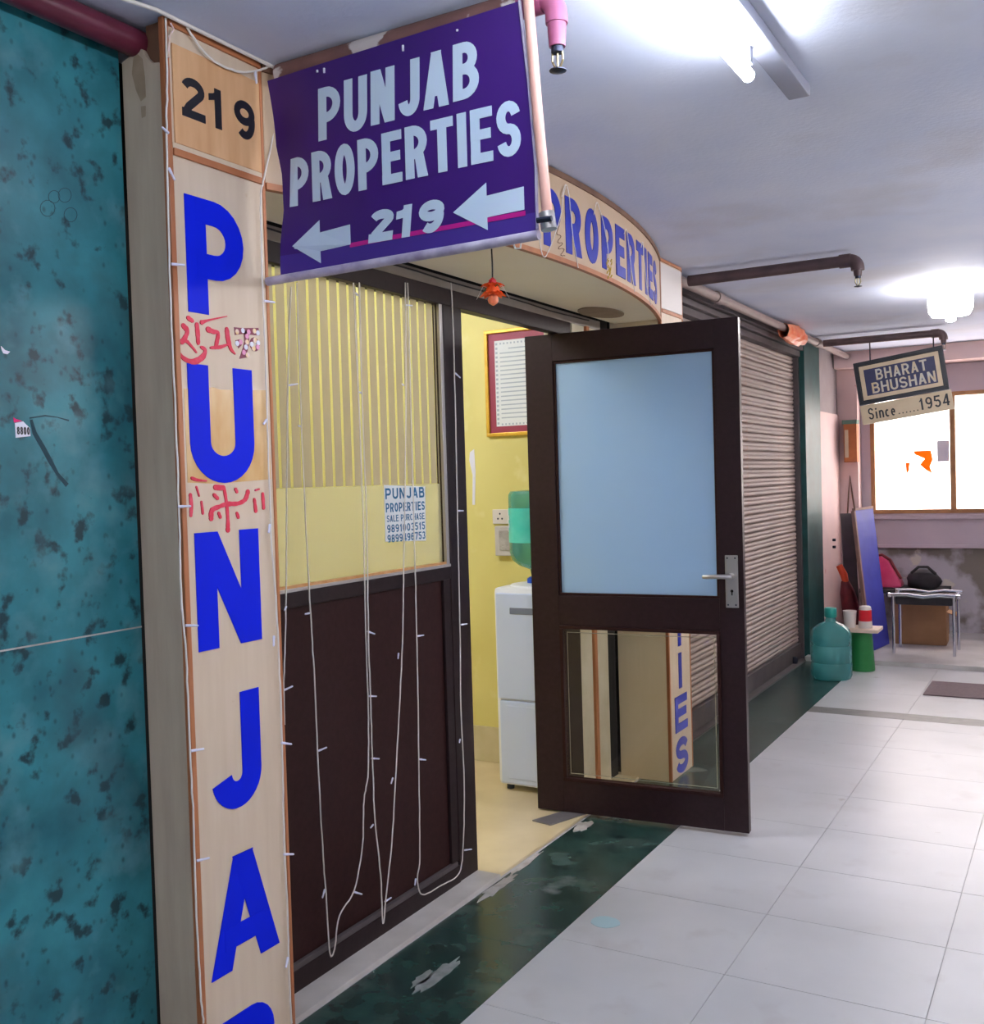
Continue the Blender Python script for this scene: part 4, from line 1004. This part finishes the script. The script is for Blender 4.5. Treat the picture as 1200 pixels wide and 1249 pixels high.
# ================================================================== ROLLER SHUTTER
SHX = -1.93
rs = thing('roller_shutter', (SHX, 6.45, 0), 'closed metal roller shutter with beige grey slats beyond the door', 'shutter')
prof = [(-.004, 0), (.006, .004), (.012, .011), (.013, .019), (.010, .027), (.006, .0305), (.009, .034), (.014, .042), (.013, .050), (.006, .057), (-.004, .0605)]
mb = MB(); Y0, Y1 = 4.9, 8.028
for yv in (Y0, Y1):
    for d, z in prof: mb.v.append(Vector((SHX+d, yv, .13+z)))
    for d, z in reversed(prof): mb.v.append(Vector((SHX+d-.003, yv, .13+z)))
n = 2*len(prof)
for j in range(n): mb.f.append((j, (j+1) % n, n+(j+1) % n, n+j))
mb.f.append(tuple(range(n-1, -1, -1))); mb.f.append(tuple(range(n, 2*n)))
s0 = mb.build('slat', 'shutter', rs, smooth=True)
for k in range(1, 36):
    copy_part(s0, (0, 0, k*.0612), rs)
MB().box(SHX-.02, SHX+.03, Y0, Y1, .012, .13).build('bottom_rail', 'shutter_dark', rs, bevel=.004)
MB().box(SHX-.02, SHX+.05, 4.875, 4.915, .0, 2.33).build('guide', 'shutter_dark', rs, bevel=.003)
MB().box(SHX-.02, SHX+.05, 7.99, 8.029, .0, 2.33).build('guide', 'shutter_dark', rs, bevel=.003)
for z0, z1, d in ((2.33, 2.372, .06), (2.375, 2.41, .085), (2.413, CEIL-.002, .11)):
    MB().box(SHX-.03, SHX+d, 4.875, 8.029, z0, z1).build('hood_board', 'shutter_dark', rs, bevel=.003)
for yv in (6.05, 7.75): MB().lathe((SHX+.04, yv, .012), [(.02, 0), (.024, .02), (.02, .045), (.01, .05)], 12).build('lock', 'dark_metal', rs)
stp = MB().box(-1.99, -1.853, 4.88, 8.029, -.01, .011).build('trim_4', 'shutter_dark', bevel=.003)
tag(stp, 'dark stone step under the roller shutter', 'step', kind='structure')
wsh = MB().box(-2.1, -1.972, 4.875, 8.029, 0, CEIL).build('wall_behind_shutter', 'void')
tag(wsh, 'dark wall space behind the roller shutter', 'wall', kind='structure')

# ================================================================== INSIDE THE SHOP: dispenser, bottle, notice, socket
wd_ = thing('water_dispenser', (-2.225, 4.26, .008), 'white and pale blue floor standing water dispenser inside the shop', 'water dispenser')
MB().box(-2.385, -2.065, 4.115, 4.43, .03, .955).build('body', 'white_plastic', wd_, bevel=.022)
MB().box(-2.365, -2.085, 4.098, 4.12, .44, .93).build('front_upper', 'blue_white', wd_, bevel=.006)
lo_ = MB().box(-2.358, -2.085, 4.098, 4.12, .045, .43).build('cabinet_door', 'blue_white', wd_, bevel=.006)
MB().box(-2.325, -2.125, 4.0955, 4.1, .07, .41).build('door_panel', 'blue_white', lo_, bevel=.003)
MB().box(-2.29, -2.15, 4.0955, 4.1, .835, .865).build('tap_slot', 'slot', wd_, bevel=.003)
MB().lathe((-2.225, 4.26, 0), [(.13, .95), (.125, .962), (.06, .966)], 28).build('top_ring', 'white_plastic', wd_, smooth=True)
for x in (-2.34, -2.11):
    for yv in (4.15, 4.39): MB().lathe((x, yv, 0), [(.018, .008), (.018, .035)], 10).build('foot', 'dark_metal', wd_)
def jugmesh(name, parent, c, flip, m='jug'):
    prof = [(.06, 0), (.118, .004), (.128, .02), (.128, .09), (.122, .10), (.128, .112), (.128, .20), (.122, .21), (.128, .222), (.128, .29), (.118, .325), (.085, .352), (.034, .372), (.029, .40), (.029, .425)]
    if flip: prof = [(r, .43-z) for r, z in reversed(prof)]
    return MB().lathe(c, prof, 32).build(name, m, parent, smooth=True)
wj = thing('water_jug', (-2.225, 4.26, .966), 'teal water jug upside down on the dispenser', 'water jug')
jugmesh('bottle', wj, (-2.225, 4.26, .972), True)
MB().lathe((-2.225, 4.26, 0), [(.05, .967), (.05, .985), (.036, .995)], 20).build('neck_cap', 'jug_blue', wj, smooth=True)
lb = MB()
for i in range(13):
    a = R(170+160*i/12); lb.v += [Vector((-2.225+.1295*math.cos(a), 4.26+.1295*math.sin(a), z)) for z in (1.16, 1.32)]
for i in range(12): lb.f.append((2*i, 2*i+2, 2*i+3, 2*i+1))
lb.build('label', 'jug_label', wj, smooth=True)
lw = MB()
for a0, z in ((215, 1.21), (215, 1.25), (215, 1.285), (222, 1.23), (222, 1.265)):
    a = R(a0); p = Vector((-2.225+.131*math.cos(a), 4.26+.131*math.sin(a), z)); e = Vector((-math.sin(a), math.cos(a), 0)); lw.obox(p, e*.012, Vector((0, 0, .022)), Vector((math.cos(a), math.sin(a), 0))*.0006)
lw.build('label_print', 'scrap_white', wj)
fr = thing('framed_notice', (-2.38, YW-.02, 1.67), 'gold framed printed notice with maroon mount on the yellow wall', 'picture frame')
x0, x1, z0, z1 = -2.607, -2.19, 1.672, 2.205
for a in ((x0, x1, z0, z0+.018), (x0, x1, z1-.018, z1), (x0, x0+.018, z0+.018, z1-.018), (x1-.018, x1, z0+.018, z1-.018)):
    MB().box(a[0], a[1], YW-.022, YW-.0, a[2], a[3]).build('frame_bar', 'gold', fr, bevel=.003)
MB().box(x0+.018, x1-.018, YW-.010, YW-.001, z0+.018, z1-.018).build('mount', 'maroon', fr)
pg = MB().box(x0+.055, x1-.055, YW-.0115, YW-.010, z0+.05, z1-.055).build('page', 'paper', fr)
tx = MB()
for k in range(17):
    z = z1-.10-k*.0215
    tx.box(x0+.085+(.05 if k == 0 else 0), x1-.085-(.05*random.random()), YW-.0121, YW-.0115, z, z+.006)
tx.build('printed_line', 'grey_print', pg)
sq = MB()
for k in range(19):
    sq.box(x0+.060, x0+.072, YW-.0121, YW-.0115, z0+.06+k*.022, z0+.071+k*.022)
for k in range(13): sq.box(x0+.085+k*.02, x0+.094+k*.02, YW-.0121, YW-.0115, z1-.075, z1-.066); sq.box(x0+.085+k*.02, x0+.094+k*.02, YW-.0121, YW-.0115, z0+.055, z0+.064)
sq.build('border_pattern', 'grey_print', pg)
so = thing('power_socket', (-2.52, YW-.01, 1.07), 'cream power socket and switch box on the yellow wall', 'socket')
MB().box(-2.592, -2.45, YW-.012, YW, 1.232, 1.305).build('socket_plate', 'tin_white', so, bevel=.003)
for dx, dz in ((-.548, 1.283), (-.560, 1.258), (-.536, 1.258)): MB().tube([(-2+dx, YW-.0125, dz), (-2+dx, YW-.0135, dz)], .005, 8).build('socket_hole', 'dark_metal', so)
MB().box(-2.572, -2.44, YW-.03, YW, 1.072, 1.222).build('switch_box', 'sill', so, bevel=.004)
MB().box(-2.545, -2.46, YW-.036, YW-.03, 1.10, 1.20).build('switch_face', 'mortar', so, bevel=.003)
tp = MB().prism([[(-2.72, 1.60), (-2.695, 1.615), (-2.69, 1.50), (-2.70, 1.33), (-2.715, 1.33), (-2.708, 1.48), (-2.725, 1.56)]], plane_y(YW), 0, .002).build('wall_tape', 'scrap_white')
tag(tp, 'peeling white tape strip on the yellow wall', 'tape')

# ================================================================== FAR CORNER CLUTTER
jr = thing('water_jug', (-1.535, 7.33, 0), 'large teal water jug standing on the floor by the column', 'water jug')
J = MB().lathe((-1.535, 7.33, .001), [(.07, 0), (.128, .006), (.138, .03), (.138, .11), (.132, .12), (.138, .13), (.138, .23), (.132, .24), (.138, .25), (.138, .30), (.125, .345), (.085, .38), (.04, .40), (.034, .42), (.034, .445)], 32).build('bottle', 'jug', jr, smooth=True)
MB().lathe((-1.535, 7.33, 0), [(.038, .43), (.042, .435), (.042, .49), (.036, .497)], 20).build('cap', 'jug_cap', jr, smooth=True)
gsx, gsy = -1.40, 7.72
gst = thing('green_tub', (gsx, gsy, 0), 'green plastic tub used as a stand beside the teal jug', 'tub')
MB().lathe((gsx, gsy, .001), [(.085, 0), (.088, .005), (.072, .27), (.076, .285), (.066, .285), (.06, .27)], 24).build('tub', 'green_plastic', gst, smooth=True)
MB().box(gsx-.11, gsx+.13, gsy-.12, gsy+.11, .287, .312).build('lid_board', 'board_pale', gst, bevel=.004)
cu = thing('white_cup', (gsx-.075, gsy-.03, .312), 'white cup on the pale board beside the red tin', 'cup')
MB().lathe((gsx-.075, gsy-.03, .3125), [(.035, 0), (.04, .01), (.048, .115), (.050, .12), (.045, .118), (.036, .012)], 18).build('cup', 'tin_white', cu, smooth=True)
rt = thing('red_tin', (gsx+.03, gsy-.02, .312), 'red and white tin with a white lid on the pale board', 'tin')
MB().lathe((gsx+.03, gsy-.02, .3125), [(.048, 0), (.05, .004), (.046, .05)], 20).build('base', 'tin_white', rt, smooth=True)
MB().lathe((gsx+.03, gsy-.02, .3125), [(.046, .05), (.044, .13)], 20).build('body', 'red', rt, smooth=True)
MB().lathe((gsx+.03, gsy-.02, .3125), [(.044, .13), (.04, .15), (.03, .157)], 20).build('lid', 'tin_white', rt, smooth=True)
# blue board leaning on the wall
bbp = thing('blue_board', (-1.40, 8.5, .035), 'tall blue board with brown edges leaning in the corner', 'board')
p0 = Vector((-1.455, 8.30, .036)); a = Vector((.065, .43, 0)); c_ = Vector((-.135, .16, 1.09)); nn = a.cross(c_).normalized()*.022
MB().obox(p0, a, nn, c_).build('face', 'blue_board', bbp, bevel=.002)
MB().obox(p0-a.normalized()*.03, a.normalized()*.03, nn*1.3, c_).build('edge_strip', 'blue_edge', bbp, bevel=.002)
MB().obox(p0+c_, a, nn*1.2, c_.normalized()*.02).build('edge_strip', 'blue_edge', bbp, bevel=.002)
gb = thing('grey_board', (-1.72, 8.9, .04), 'dark grey board leaning behind the blue board', 'board')
MB().obox(Vector((-1.74, 8.93, .036)), (.10, .05, 0), (.008, -.016, .002), (-.04, .02, 1.05)).build('panel', 'shutter_dark', gb, bevel=.002)
lh = thing('cord_hook', (-1.73, 9.34, 1.05), 'thin dark cord hanging in a narrow loop on the pink pier', 'cord')
MB().tube([(-1.80, 9.352, 1.02), (-1.785, 9.352, 1.25), (-1.77, 9.352, 1.40), (-1.755, 9.352, 1.25), (-1.725, 9.352, 1.02)], .006, 6).build('loop', 'dark_wood', lh)
bu = thing('red_bundle', (-1.66, 8.68, .04), 'dark red folded bundle with an orange handle beside the blue board', 'bundle')
MB().tube([(-1.62, 8.66, .037), (-1.64, 8.66, .25), (-1.675, 8.66, .45), (-1.695, 8.66, .55)], [.07, .075, .06, .03], 14).build('cloth', 'dark_red', bu, smooth=True)
MB().tube([(-1.68, 8.655, .50), (-1.70, 8.65, .60), (-1.735, 8.645, .675)], [.022, .03, .026], 12).build('handle', 'orange', bu, smooth=True)
# chrome stool with seat
cs = thing('chrome_stool', (-1.05, 8.48, .035), 'chrome tube stool with a black seat in front of the end wall', 'stool')
sx0, sx1, sy0, sy1, sz = -1.27, -.845, 8.30, 8.62, .485
for x in (sx0, sx1):
    for yv in (sy0, sy1):
        MB().tube([(x, yv, .036), (x, yv, sz)], .011, 10).build('leg', 'chrome', cs, smooth=True)
for yv in (sy0, sy1): MB().tube([(sx0-.03, yv, sz), (sx0+.1, yv, sz+.004), ((sx0+sx1)/2, yv, sz-.012), (sx1-.1, yv, sz+.004), (sx1+.03, yv, sz)], .014, 10).build('top_bar', 'chrome', cs, smooth=True)
for x in (sx0, sx1): MB().tube([(x, sy0, sz-.005), (x, sy1, sz-.005)], .011, 10).build('side_bar', 'chrome', cs, smooth=True)
for x in (sx0-.03, sx1+.03): MB().lathe((x, sy0, sz), [(.006, -.018), (.02, -.012), (.022, 0), (.02, .012), (.006, .018)], 12).build('end_cap', 'chrome', cs, smooth=True)
MB().box(sx0+.01, sx1-.01, sy0+.012, sy1-.01, sz-.075, sz-.012).build('seat', 'black_cloth', cs, bevel=.015)
ct = thing('cardboard_box', (-1.11, 8.9, .035), 'brown cardboard carton under the chrome stool', 'box')
MB().obox(Vector((-1.33, 8.76, .036)), (.38, .02, 0), (-.01, .26, 0), (0, 0, .335)).build('carton', 'carton', ct, bevel=.004)
MB().obox(Vector((-1.33, 8.755, .372)), (.38, .02, 0), (-.005, .13, 0), (0, 0, .004)).build('flap', 'carton', ct)
MB().obox(Vector((-.95, 8.78, .30)), (.07, .03, -.03), (0, .2, 0), (.002, 0, .004)).build('flap', 'carton', ct)
def blob(c, rx, ry, rz, amp=.08, n=20, m=12, flat=-.6):
    mb = MB(); c = Vector(c)
    for i in range(m+1):
        ph = -math.pi/2+math.pi*i/m
        for j in range(n):
            th = 2*math.pi*j/n; q = 1+amp*math.sin(3*th+1.3*i)*math.cos(ph)
            z = max(math.sin(ph), flat)
            mb.v.append(c+Vector((rx*math.cos(ph)*math.cos(th)*q, ry*math.cos(ph)*math.sin(th)*q, rz*z)))
    for i in range(m):
        for j in range(n): mb.f.append((i*n+j, i*n+(j+1) % n, (i+1)*n+(j+1) % n, (i+1)*n+j))
    return mb
sb = thing('wooden_bench', (-1.2, 9.25, .035), 'dark low bench against the end wall behind the stool', 'bench')
MB().box(-1.66, -.98, 9.08, 9.47, .405, .44).build('seat', 'black_cloth', sb, bevel=.004)
for x in (-1.62, -1.02):
    for yv in (9.11, 9.44): MB().box(x-.02, x+.02, yv-.02, yv+.02, .036, .405).build('leg', 'dark_wood', sb)
pkb = thing('pink_bag', (-1.45, 9.25, .44), 'shiny pink bag slumped against the end wall', 'bag')
mb = MB(); mb.prism([[(-1.60, .442), (-1.60, .62), (-1.56, .70), (-1.50, .715), (-1.44, .68), (-1.40, .60), (-1.36, .53), (-1.335, .47), (-1.34, .442)]], plane_y(9.34), 0, .16)
mb.build('bag', 'pink_bag', pkb, bevel=.03, smooth=True)
mb = MB(); mb.tube([(-1.57, 9.20, .705), (-1.49, 9.195, .722), (-1.425, 9.195, .68), (-1.385, 9.195, .60), (-1.34, 9.195, .52)], .012, 8).build('piping', 'dark_red', pkb, smooth=True)
bkb = thing('black_bag', (-1.17, 9.25, .44), 'rounded black bag lying on the bench by the pink bag', 'bag')
mb = blob((-1.17, 9.25, .50), .135, .12, .10); mb.build('bag', 'black_cloth', bkb, smooth=True)
MB().tube([(-1.26, 9.2, .57), (-1.20, 9.18, .625), (-1.13, 9.18, .625), (-1.07, 9.2, .565)], .012, 8).build('handle', 'black_cloth', bkb, smooth=True)
ob = thing('wall_box', (-1.73, 9.3, 1.5), 'small orange box with a green lid fixed to the pink pier', 'box')
MB().box(-1.80, -1.69, 9.26, 9.358, 1.52, 1.85).build('body', 'box_orange', ob, bevel=.004)
MB().box(-1.81, -1.685, 9.25, 9.359, 1.85, 1.885).build('lid', 'box_green', ob, bevel=.004)
MB().box(-1.79, -1.76, 9.257, 9.26, 1.56, 1.80).build('print', 'sign_cream', ob)
tag(MB().box(-.9, -.2, 6.985, 7.45, .0005, .008).build('floor_mat', 'rug', bevel=.002), 'dark grey rectangular mat on the pale floor', 'mat')

# tilted hanging sign
hs = thing('hanging_sign', (-1.12, 8.03, 1.8), 'tilted black framed sign reading BHARAT BHUSHAN with Since 1954 strip', 'sign')
HA = R(7.6); HO = Vector((-1.437, 8.02, 1.927))
def hpt(u, v, d): return HO + Vector((u*math.cos(HA)-v*math.sin(HA)*1.0, -d, u*math.sin(HA)+v*math.cos(HA)))
def hbox(u0, u1, v0, v1, d0, d1, nm, m, bevel=.002):
    MB().prism([[(u0, v0), (u1, v0), (u1, v1), (u0, v1)]], hpt, d0, d1).build(nm, m, hs, bevel=bevel)
HWd, HH = .62, .32
hbox(0, HWd, 0, HH, -.02, .0, 'back_board', 'sign_black')
for a in ((0, HWd, 0, .026), (0, HWd, HH-.026, HH), (0, .026, .026, HH-.026), (HWd-.026, HWd, .026, HH-.026)): hbox(*a, 0, .012, 'frame_bar', 'sign_black')
for a in ((.034, HWd-.034, .034, .062), (.034, HWd-.034, HH-.062, HH-.034), (.034, .064, .062, HH-.062), (HWd-.064, HWd-.034, .062, HH-.062)): hbox(*a, 0, .004, 'border_strip', 'sign_cream', 0)
hbox(.064, HWd-.064, .062, HH-.062, 0, .002, 'panel', 'sign_navy', 0)
for ch_, u, wd in line_of('BHARAT', .145, .50, .22):
    mb = MB(); put_glyph(mb, ch_, u, .166, wd, .080, .17, hpt, .002, .004); mb.build('letter', 'sign_letters', hs)
for ch_, u, wd in line_of('BHUSHAN', .105, .545, .2):
    mb = MB(); put_glyph(mb, ch_, u, .072, wd, .080, .17, hpt, .002, .004); mb.build('letter', 'sign_letters', hs)
hbox(.0, HWd+.01, -.145, -.003, -.015, 0, 'lower_board', 'sign_cream')
text_mesh('Since', .05, .24, -.115, .085, .13, hpt, 0, .002, gap=.25).build('lettering', 'sign_black', hs)
text_mesh('......', .255, .40, -.112, .06, .14, hpt, 0, .002).build('lettering', 'sign_black', hs)
text_mesh('1954', .405, .61, -.112, .085, .15, hpt, 0, .002, gap=.25).build('lettering', 'sign_black', hs)
for u in (.12, .56):
    p = hpt(u, HH, -.01); MB().tube([p, (p.x, 8.03, 2.392)], .005, 6).build('hanger', 'dark_metal', hs)
